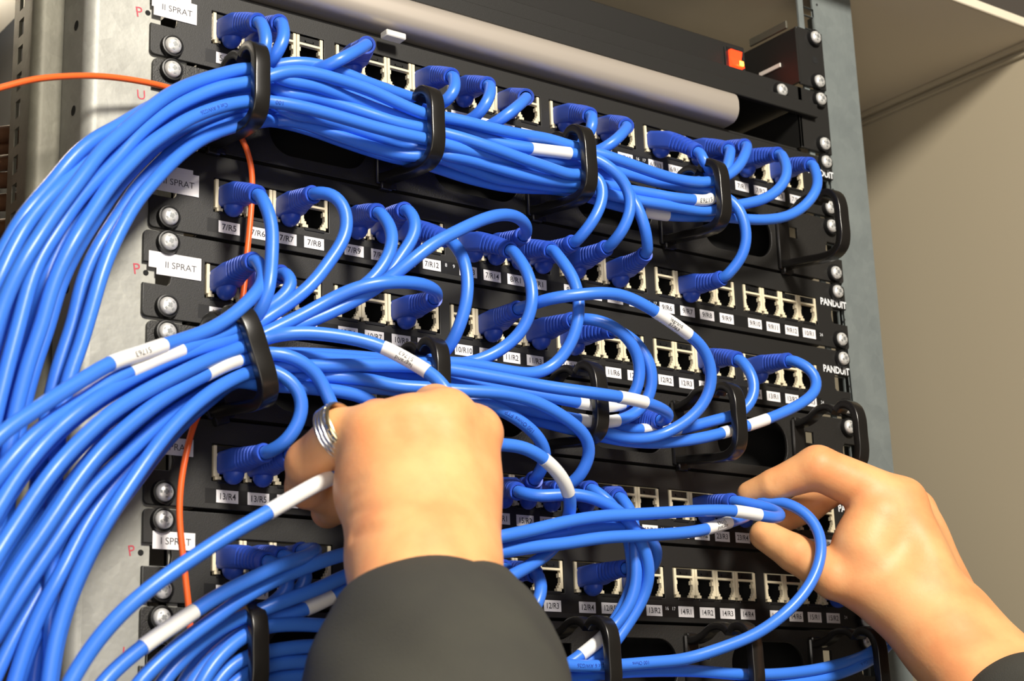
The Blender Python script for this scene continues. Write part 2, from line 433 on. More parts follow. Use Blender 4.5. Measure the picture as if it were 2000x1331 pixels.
def smooth_path(pts, step=1.6):
    P = np.array(pts, float); out = []
    E = np.vstack([2*P[0]-P[1], P, 2*P[-1]-P[-2]])
    for i in range(len(P)-1):
        p0, p1, p2, p3 = E[i:i+4]; n = max(2, int(np.linalg.norm(p2-p1)/step))
        t0 = 0; t1 = t0+max(np.linalg.norm(p1-p0), 1e-3)**.5; t2 = t1+max(np.linalg.norm(p2-p1), 1e-3)**.5; t3 = t2+max(np.linalg.norm(p3-p2), 1e-3)**.5
        for j in range(n):
            t = t1+(t2-t1)*j/n
            A1 = (t1-t)/(t1-t0)*p0+(t-t0)/(t1-t0)*p1; A2 = (t2-t)/(t2-t1)*p1+(t-t1)/(t2-t1)*p2; A3 = (t3-t)/(t3-t2)*p2+(t-t2)/(t3-t2)*p3
            B1 = (t2-t)/(t2-t0)*A1+(t-t0)/(t2-t0)*A2; B2 = (t3-t)/(t3-t1)*A2+(t-t1)/(t3-t1)*A3
            out.append((t2-t)/(t2-t1)*B1+(t-t1)/(t2-t1)*B2)
    out.append(P[-1]); return np.array(out)
def ring_geo():
    g = G()
    # front hoop: from the foot out along the bottom, up the front and back over the top to the gap
    hoop = [(0, -39), (6, -40.5), (20, -42.2), (36, -44.2), (45, -44), (50.5, -40.5), (52.3, -35), (52.3, -24), (52.0, -15), (50, -9), (45.5, -5.4), (40.5, -5.0), (37.2, -7.6)]
    P = smooth_path(hoop)
    sweep_rect(g, P, 8.4, 5.0)
    top = [(0, -9), (8, -9.2), (15, -7.5), (21, -4.2), (27, -3.4), (32, -5.0), (35, -7.8)]
    sweep_rect(g, smooth_path(top), 7.4, 4.4)
    g.box(-5, 5, 1.0, 3.6, -43, -6, 0, .8)
    g.box(-3, 4, 1, 5, -46.5, -42, 0, .6); g.box(4, 8, 1, 2.6, -44.6, -41.6, 0, .4)
    g.box(-4, 4, 1, 4.6, -8.5, -5.0, 0, .6)
    return g
RG = ring_geo(); ring_me = None
for n, (k, word) in enumerate(MGRS):
    z0 = -U*k
    root = empty('cable_manager', (0, 0, z0), f'{word} black horizontal cable manager with five plastic D-rings, '+{0: 'below the top patch panel', 1: 'between the third and fourth patch panels', 2: 'below the fifth patch panel'}[n], 'cable manager', 'cable managers in the rack')
    g = G(); platemap(g, ('mgr', n), 0); L = lip(z0, 0); g.add(L.v, L.f)
    recalc(g.mk('faceplate', ['powder2'], root))
    g = G(); g.box(-219, 219, -31, -30, z0-1, z0+60, 0)
    g.mk('shade_backing', ['void'], root, smooth=False)  # added black sheet, so the slots look into shade
    for s in (-1, 1):
        for dz in (6.35, 38.1): screw(root, s*SCREWX, z0+dz)
    for i, rx in enumerate(RINGX):
        if ring_me is None:
            o = recalc(mk('cable_ring', RG.v, RG.f, ['ring'], None)); ring_me = o.data
            V = np.array([v.co[:] for v in ring_me.vertices])+np.array(o.location)-np.array([0, 0, ZOFF])
            for v, q in zip(ring_me.vertices, V): v.co = q
            bpy.data.objects.remove(o)
        o = bpy.data.objects.new('cable_ring', ring_me); COL.objects.link(o); o.parent = root
        o.location = W((rx, .0, z0+U))-root.location
        o.rotation_euler = (0, random.uniform(-.03, .03), 0)
        if n == 1 and i == 0:
            o.rotation_euler = (math.radians(0), math.radians(-19), 0); o.location = W((rx-11, 0, z0+U+1))-root.location; o.scale = (1.1, 1.05, 1.12)

# ---------------------------------------------------------------- rack rails and post
root = empty('rack_rail', (-250, 0, ZLO), 'wide bright galvanised rack upright at the left, with red pen marks', 'rack upright')
g = G(); platemap(g, ('rail', -1), -2.2)
arc = [(-269-6*math.sin(math.radians(a)), -9.2+6+6*math.cos(math.radians(a))-0) for a in range(0, 91, 10)]
arc = [(-269-6*math.sin(math.radians(a)), -7.2+6*math.cos(math.radians(a))) for a in range(0, 91, 10)]
inn = [(x*1.0+(1.6 if i > 4 else .6), d-1.2) for i, (x, d) in enumerate(arc)]
out = arc+[(-275, -31)]; back = [(-273.2, -31), (-273.2, -8)]+[(-269, -3.2)]
g.vprism(out+back, ZLO, ZHI)
recalc(g.mk('rail_body', ['galv'], root))
for zz in (13.5, -31, -75, -120, -164, -209, -253):
    g = G(); q = (-275.1, -15, zz); g.lathe(q, [(0, .12), (2.4, .12), (2.6, -.2)], 16, 0, axis='x')
    V = [(-275.15-(.02), p[1], p[2]) for p in g.v]; 
    mk('rail_hole', V, g.f, ['void'], root)
for px, py, s, h in ((272, 24, 'P', 5.5), (276, 186, 'U', 5), (267, 526, 'P', 5.5), (257, 1077, 'P', 5.0), (248, 1277, 'U', 5)):
    q = un(px, py, -1); g = G(); letters(g, s, q[0], -1.05, q[2], h, 0, rot=random.uniform(-.2, .2)); g.mk('marker_letter', ['red'], root, smooth=False)
g = G()
for px, py in ((289, 25), (285, 533), (275, 1080)):
    q = un(px, py, -1); g.lathe((q[0], -1.05, q[2]), [(0, .05), (1.4, .05), (1.4, -.1)], 14)
g.mk('pin_hole', ['void'], root)
root = empty('rack_rail', (250, 0, ZLO), 'flat grey rack upright at the right, in front of the beige cabinet side', 'rack upright')
g = G(); platemap(g, ('rail', 1), -2.2); g.box(274, 276, -40, -2, ZLO, ZHI)
recalc(g.mk('rail_body', ['galv_shaded'], root))
g = G()
for k in range(-3, 8):
    for dz in (22.2,):
        g.lathe((241.5, -1.05, -U*k+dz-.5), [(0, .05), (.9, .05), (.9, -.1)], 12)
g.mk('pin_hole', ['void'], root)
# dull perforated post behind the left upright
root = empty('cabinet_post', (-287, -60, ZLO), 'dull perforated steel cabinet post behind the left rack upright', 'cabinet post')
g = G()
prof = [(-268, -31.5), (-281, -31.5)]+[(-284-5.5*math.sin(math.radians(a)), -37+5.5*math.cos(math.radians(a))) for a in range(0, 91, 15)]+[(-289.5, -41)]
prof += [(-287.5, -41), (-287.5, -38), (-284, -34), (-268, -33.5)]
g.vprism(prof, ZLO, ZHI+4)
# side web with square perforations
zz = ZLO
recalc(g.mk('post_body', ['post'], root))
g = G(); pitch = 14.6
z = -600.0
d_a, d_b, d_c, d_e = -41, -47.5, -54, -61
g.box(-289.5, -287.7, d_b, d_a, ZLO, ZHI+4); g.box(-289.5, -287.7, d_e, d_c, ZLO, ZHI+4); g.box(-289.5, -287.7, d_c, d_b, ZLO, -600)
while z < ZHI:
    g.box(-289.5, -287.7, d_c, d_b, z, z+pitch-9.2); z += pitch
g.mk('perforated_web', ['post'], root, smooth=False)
# ================================================================ equipment above the patch panels
root = empty('rack_unit', (0, 0, U), 'black rack unit with a long rounded satin grey bar, directly above the top patch panel', 'rack unit')
g = G()
g.box(-217, 217, -90, 1.0, 75, 88.2, 0, .5)
g.box(-221, 226.5, 1.0, 5.2, 67.2, 76.6, 0, .5)
g.box(-216, 217, -90, -4, 44.6, 46, 0)
g.mk('housing', ['powder'], root)
for s in (-1, 1):
    g = G(); a, b = sorted((s*213, s*241.5)); g.box(a, b, -1, 1, 45.2, 88.2, 0, .4); a, b = sorted((s*213, s*215)); g.box(a, b, -90, 1, 46, 73)
    g.mk('ear', ['powder'], root, smooth=False)
    for z in (50.8, 82.55): screw(root, s*SCREWX, z)
screw(root, 196, 80.5, 1.0)
prof = [(-60, 67), (1, 67), (5.4, 66.6), (7.9, 64.6), (9.3, 61), (9.5, 57.5), (9.0, 53.5), (7.2, 50.0), (4.0, 47.8), (-1, 47.0), (-60, 46.9)]
g = G(); g.prism(smooth_path(prof[1:10], .8).tolist()+[[-60, 46.9], [-60, 67]], -213, 149.5)
recalc(g.mk('front_bar', ['satin'], root, label='rounded satin grey bar'))
g = G(); q = un(772, 70, 10); g.box(q[0]-7, q[0]+5.5, 6, 12.6, q[2]-2.0, q[2]+1.6, 0, .5)
g.mk('latch_button', ['bezel'], root, label='pale latch button')
root = empty('power_strip', (0, -40, 92), 'black rack power strip with a glowing red rocker switch', 'power strip')
g = G(); g.box(-200, 199, -75, -30, 95, 124.5, 0, 1.2); g.box(-200, 199, -30, -29.2, 96.5, 98, 0)
g.mk('housing', ['powder'], root)
for s in (-1, 1):
    g = G(); a, b = sorted((s*217, s*241.5)); g.box(a, b, -1, 1, 91, 132.5, 0, .4); a, b = sorted((s*215.5, s*217.5)); g.box(a, b, -150, 1, 92, 131)
    g.mk('bracket', ['powder'], root)
    for z in (95.25, 127): screw(root, s*SCREWX, z)
    a, b = sorted((s*199, s*216)); g = G(); g.box(a, b, -75, -72, 95, 124)
    g.mk('bracket_tie', ['powder'], root, smooth=False)
    g = G(); g.lathe((s*SCREWX, 1.02, 111.2), [(0, .1), (2.6, .1), (2.6, -.2)], 16); g.mk('slot', ['void'], root)
sw = un(1434, 118, -29)
g = G(); g.box(sw[0]-8.2, sw[0]+8.2, -30, -28.6, sw[2]-8.4, sw[2]+8.4, 0, .3)
fr = g.mk('switch_frame', ['washer'], root)
g = G(); x0, x1, z0, z1 = sw[0]-5.2, sw[0]+5.2, sw[2]-6, sw[2]+6
g.add([(x0, -28.5, z0), (x1, -28.5, z0), (x1, -28.5, z1), (x0, -28.5, z1), (x0, -24.8, z0), (x1, -24.8, z0), (x1, -27.6, z0+7), (x0, -27.6, z0+7), (x1, -26.2, z1), (x0, -26.2, z1)],
      [(0, 1, 5, 4), (4, 5, 6, 7), (7, 6, 8, 9), (9, 8, 2, 3), (0, 4, 7, 9, 3), (1, 2, 8, 6, 5)])
g.mk('rocker', ['lampred'], fr, smooth=False, label='glowing red rocker')
g = G(); g.box(sw[0]+.5, sw[0]+4.2, -24.9, -24.2, z0+.8, z0+4.2, 0, .3); g.mk('lamp', ['lampamber'], fr, smooth=False, label='amber glow in the rocker')
g = G(); g.box(213.8, 215.5, -40, -5, 132.5, 138, 0, .3); g.mk('bracket_tab', ['post'], root, smooth=False)
g = G(); g.box(214.6, 215.5, -34, -14, 108, 111, 0, .2)
g.mk('bracket_strip', ['bezel'], root, smooth=False, label='pale strip on the bracket')

# ================================================================ cabinet around the rack
FL = -1700
def slab(name, x0, x1, d0, d1, z0, z1, m, b=0):
    g = G(); g.box(x0, x1, d0, d1, z0, z1, 0, b); o = g.mk(name, [m], None, smooth=False, kind='structure'); return o
slab('floor', -2600, 2600, -1400, 2600, FL-20, FL, 'floor')
slab('wall_right', 450, 454, -760, 40, FL, 172, 'wall')
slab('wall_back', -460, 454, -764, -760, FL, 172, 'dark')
slab('dark_inner_panel', -191, -188, -700, -85, FL, 171.5, 'void')  # black panel added for the dark cabinet interior behind the left post
slab('ceiling', -460, 454, -764, 31, 172, 175, 'roof')
slab('trim_1', 444.5, 449.9, -760, 31, 167.2, 171.9, 'wall', .8)
slab('trim_2', 447.2, 449.9, -760, 31, 162.0, 164.6, 'wall', .8)
slab('trim_3', -460, 454, 31.1, 33.5, 171.6, 179, 'roof', .6)
# brown cables crossing behind the perforated post
for n, (y, r) in enumerate([(262, 5.6), (285, 5.6), (318, 5.4), (352, 5.4), (395, 5.8), (445, 6.2), (500, 6)]):
    a = un(-60, y+6+random.uniform(-3, 3), -100-8*(n % 3)); b = un(12, y, -100-8*(n % 3)); c = un(46, y-5, -112-8*(n % 3)); c2 = un(60, y-12, -150)
    P = smooth_path([a-(b-a)*9, a-(b-a)*2, a, b, c, c2], 6); g = G()
    T = np.gradient(P, axis=0); T /= np.linalg.norm(T, axis=1)[:, None]; V = []
    for p, t in zip(P, T):
        u = np.cross(t, [0, 0, 1.]); u /= np.linalg.norm(u); w = np.cross(u, t)
        for i in range(12): V.append(p+r*.8*(math.cos(i*math.pi/6)*u+math.sin(i*math.pi/6)*w))
    F = [(j*12+i, j*12+(i+1) % 12, (j+1)*12+(i+1) % 12, (j+1)*12+i) for j in range(len(P)-1) for i in range(12)]
    mk('power_cable', V, F, 'brown', None, label='brown round cable crossing the dark gap behind the perforated post, left edge', cat='cable', group='brown cables behind the post')

# ================================================================ light and camera
def area(name, at, to, size, power, col):
    l = bpy.data.lights.new(name, 'AREA'); l.shape = 'DISK'; l.size = size; l.energy = power; l.color = col
    o = bpy.data.objects.new(name, l); COL.objects.link(o); o.location = W(at)
    o.rotation_euler = (W(to)-W(at)).to_track_quat('-Z', 'Y').to_euler(); return o
area('room_lamp', (-250, 1380, 640), (0, 0, -150), .32, 26, (1, .93, .82))
area('fill_lamp', (-950, 1250, -380), (100, 0, -60), 1.0, 4.6, (1, .92, .82))
area('ceiling_corner_fill', (-300, -300, 148), (-300.1, -300, 172), .1, .9, (1, .96, .9))  # added fill without a real fitting, brightens the ceiling's left corner
w = bpy.data.worlds.new('World'); SC.world = w; w.use_nodes = True
w.node_tree.nodes['Background'].inputs[0].default_value = (.50, .40, .30, 1); w.node_tree.nodes['Background'].inputs[1].default_value = .13
cam = bpy.data.cameras.new('Camera'); co = bpy.data.objects.new('Camera', cam); COL.objects.link(co); SC.camera = co
cam.sensor_width = 36; cam.lens = FP/2000*36; cam.clip_start = .01
def wv(v): return Vector((v[0], v[1], v[2]))
right, up, back = wv(RC[0]), -wv(RC[1]), -wv(RC[2])
mm = Matrix((right, up, back)).transposed().to_4x4(); mm.translation = Vector((CP[0]*.001, CP[1]*.001, CP[2]*.001+ZOFF)); co.matrix_world = mm
cam.dof.use_dof = True; cam.dof.focus_distance = .90; cam.dof.aperture_fstop = 17
SC.view_settings.view_transform = 'Standard'; SC.view_settings.look = 'None'; SC.view_settings.gamma = 1; SC.view_settings.exposure = 0.75
SC.view_settings.use_curve_mapping = False
# ================================================================ cables
CR = 3.18
def off(tr, dx, dy, dd): return [(p[0]+dx, p[1]+dy)+((max(6, p[2]+dd),) if len(p) > 2 else ()) for p in tr]
LA = dict(
 S1=[(500,140,30),(440,150,32),(380,168,36),(320,196,44),(270,222,50),(226,250,56),(184,271),(137,313,62),(100,360),(66,397,66),(34,439),(10,484),(-20,545)],
 S2=[(500,165,30),(440,172),(380,192,36),(320,222,44),(250,262,52),(200,290,56),(158,326,60),(105,376,66),(66,418),(34,468,68),(8,521),(-25,600)],
 S3=[(500,133,42),(440,143,44),(380,161,48),(330,184,54),(280,222,60),(237,260,66),(200,292,70),(168,334,74),(137,376,76),(105,418,78),(74,466,80),(42,516,80),(16,571,78),(-5,625,76),(-30,710)],
 S4=[(500,159,42),(440,168),(380,190,48),(330,215),(289,246,56),(262,270,60),(226,313),(184,355),(147,397),(116,445,70),(82,495),(60,545),(45,600),(32,650),(18,700),(3,760),(-14,830)],
 S5=[(500,180,28),(440,195,30),(380,212,34),(330,236,38),(302,260,42),(263,286,46),(220,325,50),(185,368),(155,412,54),(120,470),(95,530,56),(75,600),(55,690),(40,760),(20,860),(-10,990)],
 S6=[(505,197,46),(440,206),(380,227,52),(355,240),(330,256,58),(289,284),(252,321),(216,360,68),(184,408),(147,466,74),(118,521),(100,566),(82,634),(60,695),(39,770),(25,830,66),(10,930),(-5,1040)],
 S7=[(505,217,42),(440,227),(380,249,46),(345,274),(330,286),(295,321,54),(258,360),(226,408),(195,455,62),(168,502),(150,547),(132,629),(114,680),(99,728),(85,790,58),(72,870),(60,960),(50,1100),(45,1350)],
 S8=[(505,236,34),(440,252,34),(390,274,38),(345,308,42),(300,355,48),(268,392),(237,445,52),(213,495),(195,545,54),(180,600),(168,640),(153,690),(135,735),(122,800,52),(112,880),(105,980),(100,1120),(98,1350)])
TB = dict(
 B1=[(355,664,62),(320,675,70),(268,693,76),(215,710,82),(175,734,86),(122,766,90),(70,801,94),(28,828,96),(-8,858,98),(-40,890)],
 B2=[(355,684,64),(304,703,70),(255,726),(196,758,80),(140,796),(80,838,88),(35,882),(0,925,90),(-35,970)],
 B3=[(440,667,52),(385,683,60),(315,710,68),(245,745),(175,788,84),(115,836),(63,892,90),(21,950),(-14,1010)],
 B4=[(455,686,52),(402,706,60),(350,731,68),(280,767),(210,812,82),(157,861),(110,911,88),(70,965),(38,1015),(0,1072),(-30,1125)],
 B5=[(460,705,50),(402,731,58),(350,759),(297,794,70),(245,836),(196,882,78),(150,940),(110,1000,80),(70,1060),(35,1110),(0,1170),(-35,1235)],
 B6=[(455,742,42),(385,777,50),(315,824,58),(262,874),(225,911,66),(182,953),(140,1009,70),(98,1073),(56,1135),(21,1190),(-15,1250)],
 B7=[(472,734,50),(420,761,58),(367,803,64),(322,851),(290,894,70),(255,945),(220,998,72),(188,1052),(162,1104),(140,1153),(122,1203,68),(107,1255),(95,1331),(88,1400)],
 B8=[(450,735,38),(400,770,42),(350,812,46),(305,850),(270,892,52),(227,940),(185,998,56),(155,1048),(125,1110),(98,1158),(72,1210),(48,1270),(25,1345)],
 B9=[(455,738,30),(420,765,32),(360,815,36),(310,870),(265,930,42),(220,990),(185,1040,46),(150,1078),(120,1131),(96,1190),(78,1250),(66,1331),(60,1400)],
 B10=[(430,732,34),(360,780,40),(300,840),(240,910,46),(190,975),(150,1040),(105,1105,50),(65,1178),(30,1240),(5,1290),(-20,1345)],
 B11=[(430,717,34),(350,767,40),(280,822),(210,882,50),(160,927),(115,967),(70,1027),(28,1092),(0,1135),(-35,1195)])
R12 = [(850,302,44),(804,302,42),(776,302,40),(722,286,36),(668,268,34),(614,250,34),(560,235,34)]   # lowest strand between the first two rings
def strand(*a): return list(a)
A1 = [(850,205,30),(800,190,34),(740,170,38),(697,154,40),(650,134,40),(614,125,38),(560,123,36)]
A2 = [(850,228,44),(827,223,46),(776,201,46),(722,176,46),(668,158,46),(614,143,46),(560,138,46)]
A3 = [(850,246,42),(822,240,40),(776,228,40),(722,208,40),(668,187,40),(614,167,42),(560,159,44)]
A4 = [(850,257,42),(827,251,42),(776,241,42),(722,223,40),(668,206,38),(614,190,38),(560,184,40)]
A5 = [(850,276,46),(827,271,47),(776,260,48),(722,246,48),(668,230,48),(614,215,48),(560,203,48)]
A6 = [(850,290,34),(809,289,34),(750,270,34),(686,250,34),(620,230,36),(560,220,38)]
A7 = [(850,304,40),(804,306,38),(776,302,36),(722,286,34),(668,268,32),(614,248,32),(560,233,32)]
def hid(tr, dy, dd): return off(tr, 0, dy, dd)
MB = {   # strands between the first and third rings of the middle manager
}
CAB = []
def cab(key, port_, tip, pts, labels=(), prints=(), name=None, grp=None, custom=None, left=None):
    CAB.append(dict(key=key, port=port_, tip=tip, pts=pts, labels=labels, prints=prints, name=name, grp=grp, custom=custom))
GA, GB, GC = 'blue patch cables of the upper bundle', 'blue patch cables of the middle bundle', 'blue patch cables of the lower bundle'
# ---- upper bundle
cab('K1',(1,22),(1583,322,34),[(1597,350,44),(1594,374,48),(1573,402,46),(1538,423,44),(1475,430,42),(1415,424,38),(1334,423,34),(1298,421,32),(1259,414,30),(1219,405,28),(1185,396,26),(1130,380,26),(1088,370,26),(1036,368,26),(988,365,26),(946,356,26),(910,347,26),(874,335,26),(845,325,26)]+hid(A7,8,-10)[1:]+LA['S8'],[((1302,421),(1258,414),'')],grp=GA)
cab('K2',(1,20),(1520,302,34),[(1533,315,44),(1539,336,48),(1527,364,48),(1496,388,46),(1450,399,44),(1410,407,42),(1380,414,42),(1334,407,42),(1280,398,42),(1239,391,40),(1190,380,38),(1145,370,38),(1100,366,38),(1055,362,36),(1010,355,34),(964,348,34),(928,333,36),(892,322,38)]+A7+off(LA['S8'],-8,4,-14),grp=GA)
cab('K3',(2,17),(1411,543,35),[(1440,517,44),(1454,493,48),(1459,462,50),(1452,425,50),(1438,398,48),(1415,382,44),(1383,376,38),(1352,370,34),(1316,362,32),(1280,355,32),(1244,344,30),(1208,337,30),(1160,325,28),(1123,320,30),(1081,315,30),(1036,306,28),(990,300,26),(930,285,24),(880,270,24)]+hid(A4,6,-14)+off(LA['S6'],12,5,-20),grp=GA)
cab('K4',(1,16),(1362,297,36),[(1376,318,44),(1386,338,36),(1370,358,24),(1330,352,20),(1270,340,18),(1200,320,16),(1140,310,18),(1060,305,20),(960,290,20),(880,280,20)]+hid(A5,4,-22)+off(LA['S7'],10,5,-18),grp=GA)
cab('K5',(1,18),(1422,292,34),[(1424,312,42),(1418,335,42),(1408,360,42),(1390,392,44),(1352,390,44),(1316,387,44),(1280,380,42),(1235,373,40),(1180,362,38),(1140,358,42),(1109,358,42),(1073,353,42),(1018,342,42),(964,326,42),(910,311,42),(865,302,42)]+A6[1:]+LA['S5'],[((1390,394),(1354,391),'51763')],grp=GA)
cab('K6',(1,19),(1455,286,34),[(1455,302,44),(1444,325,46),(1420,345,44),(1385,356,42),(1334,353,42),(1298,344,44),(1262,332,46),(1226,319,48),(1190,306,48),(1156,297,46),(1116,286,42),(1073,272,42),(1018,263,44),(964,252,46),(910,238,46),(870,229,44)]+A2+LA['S4'],grp=GA)
cab('D1',(2,12),(1185,484,36),[(1206,466,46),(1222,440,50),(1231,416,52),(1233,389,52),(1226,366,52),(1208,341,52),(1181,319,50),(1156,306,46),(1121,301,44),(1073,295,44),(1033,290,44),(982,283,42),(937,266,40),(901,250,38),(870,241,38)]+A3+LA['S3'],[((1114,300),(1038,291),'')],grp=GA)
cab('D2',(2,11),(1120,474,36),[(1138,460,44),(1154,438,48),(1170,412,50),(1178,385,50),(1178,365,50),(1170,345,48),(1150,336,46),(1123,344,46),(1073,328,48),(1018,310,48),(964,290,48),(910,272,47),(870,261,45)]+A4+off(LA['S4'],9,5,-16),grp=GA)
cab('D3',(2,14),(1260,496,36),[(1265,470,44),(1260,445,46),(1250,415,46),(1238,390,44),(1218,366,40),(1190,345,36),(1150,335,34),(1100,338,34),(1073,335,36),(1018,322,40),(964,306,44),(910,293,44),(870,283,45)]+A5+LA['S6'],prints=[((480,199),(345,249),'Cat 6 AWG26',1),((570,205),(516,200),'100',1)],grp=GA)
cab('E12',(1,12),(1152,226,34),[(1157,245,44),(1152,266,40),(1130,285,32),(1090,290,26),(1018,282,26),(950,268,26),(880,250,26)]+hid(A3,8,-20)+off(LA['S3'],8,8,-18),grp=GA)
cab('E14',(1,14),(1223,247,34),[(1210,267,44),(1190,284,44),(1165,298,38),(1130,305,28),(1060,305,22),(960,285,22),(870,265,22)]+hid(A4,0,-24)+LA['S2'],grp=GA)
cab('E7',(1,7),(882,150,34),[(890,174,44),(880,192,44),(860,205,38)]+A1+LA['S1'],grp=GA)
cab('E8',(1,8),(953,167,34),[(957,188,44),(945,211,44),(926,232,36),(895,245,26)]+hid(A3,-6,-24)+off(LA['S1'],10,8,-12),grp=GA)
cab('E10',(1,10),(1027,190,34),[(1010,209,46),(988,226,46),(965,242,40),(930,258,28),(880,262,22)]+hid(A5,-4,-26)+off(LA['S2'],10,6,-14),grp=GA)
cab('E4',(1,4),(716,88,34),[(696,100,46),(672,112,50),(645,127,48),(615,138,38),(580,145,30)]+off(LA['S4'],6,-4,-24),grp=GA)
cab('E0',(1,0),(504,44,34),[(518,62,44),(522,88,46),(514,112,44),(504,128,36),(480,148,28),(440,165,26)]+off(LA['S5'],5,3,-12)[2:],grp=GA)
cab('E1',(1,1),(546,46,34),[(556,60,42),(553,85,44),(538,108,42),(522,128,34),(500,160,24),(450,190,22)]+off(LA['S6'],-6,-4,-26)[2:],grp=GA)
# ---- middle bundle
T = TB
cab('M0',(2,0),(503,381,34),[(520,402,44),(531,435,46),(532,466,48),(530,517,50),(527,552,52),(521,582,52),(506,615,48),(480,645,42),(455,672,42),(440,692,42)]+off(T['B4'],-4,6,-14)[1:],grp=GB)
cab('M2',(2,2),(612,380,34),[(640,374,44),(664,387,48),(678,420,50),(674,464,52),(644,510,50),(609,556,50),(567,591,48),(525,619,46),(485,645,46),(460,660,48)]+T['B3'],grp=GB)
cab('M4',(2,4),(738,416,34),[(760,436,44),(768,465,48),(761,496,50),(741,531,50),(716,556,48),(680,578,46),(640,602,44),(590,625,42),(540,645,40),(495,662,38)]+off(T['B3'],4,6,-14),grp=GB)
cab('M5',(2,5),(791,412,34),[(808,421,44),(815,441,46),(807,466,46),(783,500,46),(757,538,44),(720,568,42),(670,597,40),(610,627,38),(550,650,36),(495,672,34)]+off(T['B4'],4,6,-14),grp=GB)
cab('M9',(2,9),(1022,460,34),[(1030,446,44),(1020,430,52),(1000,420,58),(972,420,62),(930,434,66),(895,451,68),(846,476,68),(807,507,66),(772,535,62),(735,563,58),(690,589,54),(640,613,50),(580,637,48),(530,651,46),(490,660,44),(450,676,44)]+off(T['B2'],4,5,-14)[1:],grp=GB)
cab('M6',(2,6),(872,467,34),[(895,484,44),(909,514,48),(914,549,50),(912,587,50),(902,626,48),(888,660,44),(872,688,38),(850,705,34),(800,706,34),(700,698,36),(600,692,38),(540,692,40),(495,696,42)]+off(T['B5'],4,5,-14),grp=GB)
cab('M8',(2,8),(996,489,36),[(1016,508,46),(1032,535,52),(1041,570,54),(1038,605,54),(1025,640,50),(1000,668,46),(965,692,42),(930,706,40),(880,713,38),(800,712,38),(700,705,38),(600,698,40),(540,696,42),(495,700,44)]+T['B5'],[((460,705),(402,731),'')],grp=GB)
cab('M10',(2,10),(1076,489,36),[(1095,507,46),(1116,535,52),(1129,570,56),(1131,612,58),(1123,654,56),(1105,689,52),(1080,717,48),(1042,731,46),(1000,727,46),(958,719,44),(895,709,42),(850,710,42),(760,712,42),(680,714),(600,712),(540,710),(495,714)]+off(T['B6'],5,-4,-12),grp=GB)
cab('N0',(3,0),(495,511,34),[(514,524,44),(517,548,48),(490,584,52),(458,614,54),(425,636,56),(392,652,60)]+T['B1'],[((318,676),(217,710),'51763')],grp=GB)
cab('N1',(3,1),(550,536,34),[(570,541,44),(573,557,46),(555,580,46),(522,602,46),(485,626,46),(445,650,50),(400,668,56)]+T['B2'],[((352,685),(255,726),'')],grp=GB)
cab('N6',(3,6),(848,583,35),[(853,572,46),(838,560,56),(807,552,62),(762,551,62),(702,560,58),(650,583,52),(600,611,50),(540,641,48),(490,665,48),(450,690,46)]+off(T['B5'],-4,-3,-10)[1:],grp=GB)
cab('L1',None,None,[(979,869,80),(930,866,80),(900,850,82),(889,815,84),(882,780,86),(865,750,84),(839,728,78),(792,701,72),(745,676,66),(702,664,62),(665,657,60),(595,650,56),(542,654,54),(490,671,50)]+T['B4'],[((836,727),(748,678),'legrand\n51763')],name='blue cable with a white printed sleeve, running under the knuckles of the raised hand',grp=GB)
cab('N9',(3,9),(1012,604,36),[(1036,597,48),(1070,584,60),(1122,577,68),(1175,572,72),(1217,577,72),(1255,594,72),(1297,620,72),(1343,652,70),(1370,675,68),(1386,705,66),(1391,738,64),(1384,773,60),(1363,804,56),(1335,828,52),(1298,848,46),(1264,857,44),(1229,857,42),(1195,850,40),(1165,838,38),(1120,822,34),(1060,805,30),(980,785,28),(900,760,28),(860,745,30),(780,738,32),(700,738,34),(600,738),(540,738),(495,742)]+off(T['B9'],6,4,-8),[((1282,612),(1344,652),'legrand\n51763')],grp=GB)
cab('N11',(3,11),(1119,626,36),[(1142,622,46),(1175,627,50),(1212,646,54),(1238,676,54),(1250,710,52),(1249,745,50),(1238,778,46),(1215,792,42),(1175,793,44),(1122,785,46),(1070,775,44),(1000,764,40),(930,754,38),(877,744,36),(860,742),(780,732),(700,727),(600,722),(495,725)]+T['B8'],[((1215,792),(1126,786),'')],grp=GB)
cab('N12',(3,12),(1196,646,36),[(1226,654,46),(1253,680,50),(1271,713,52),(1275,745,50),(1266,782,46),(1242,808,44),(1205,823,44),(1160,825,44),(1122,819,44),(1070,809,42),(1017,796,38),(965,782,36),(900,766,34),(860,756,34),(760,750,34),(650,748),(495,750)]+T['B6'],[((1206,823),(1128,820),'')],grp=GB)
cab('N18',(3,18),(1441,703,35),[(1464,722,44),(1475,752,46),(1471,780,46),(1456,801,44),(1426,814,42),(1393,822,40),(1359,832,38),(1325,839,36),(1291,840,34),(1253,840,34),(1200,836,34),(1160,830,32),(1100,820,28),(1000,797,26),(900,772,26),(850,758,26),(700,752),(495,752)]+off(T['B8'],8,4,-10),[((1327,839),(1253,840),'')],grp=GB)
cab('N20',(3,20),(1541,705,35),[(1568,710,44),(1590,727,48),(1598,750,50),(1587,772,52),(1559,792,52),(1517,812,50),(1470,829,48),(1419,844,46),(1385,853,44),(1333,862,42),(1281,866,40),(1220,862,38),(1170,852,34),(1100,835,28),(1000,808,24),(900,775,22),(800,755,22),(650,748),(495,748)]+off(T['B9'],-2,-3,-14),[((1500,819),(1461,832),''),((1425,842),(1411,846),'')],grp=GB)
cab('P11',(4,11),(1097,954,36),[(1122,946,44),(1140,918,50),(1154,890,54),(1147,855,58),(1115,825,62),(1070,796,64),(1017,775,64),(965,767,62),(895,764,58),(830,757,52),(769,755,46),(737,745,44),(685,738,42),(600,735),(495,738)]+T['B10'],grp=GB)
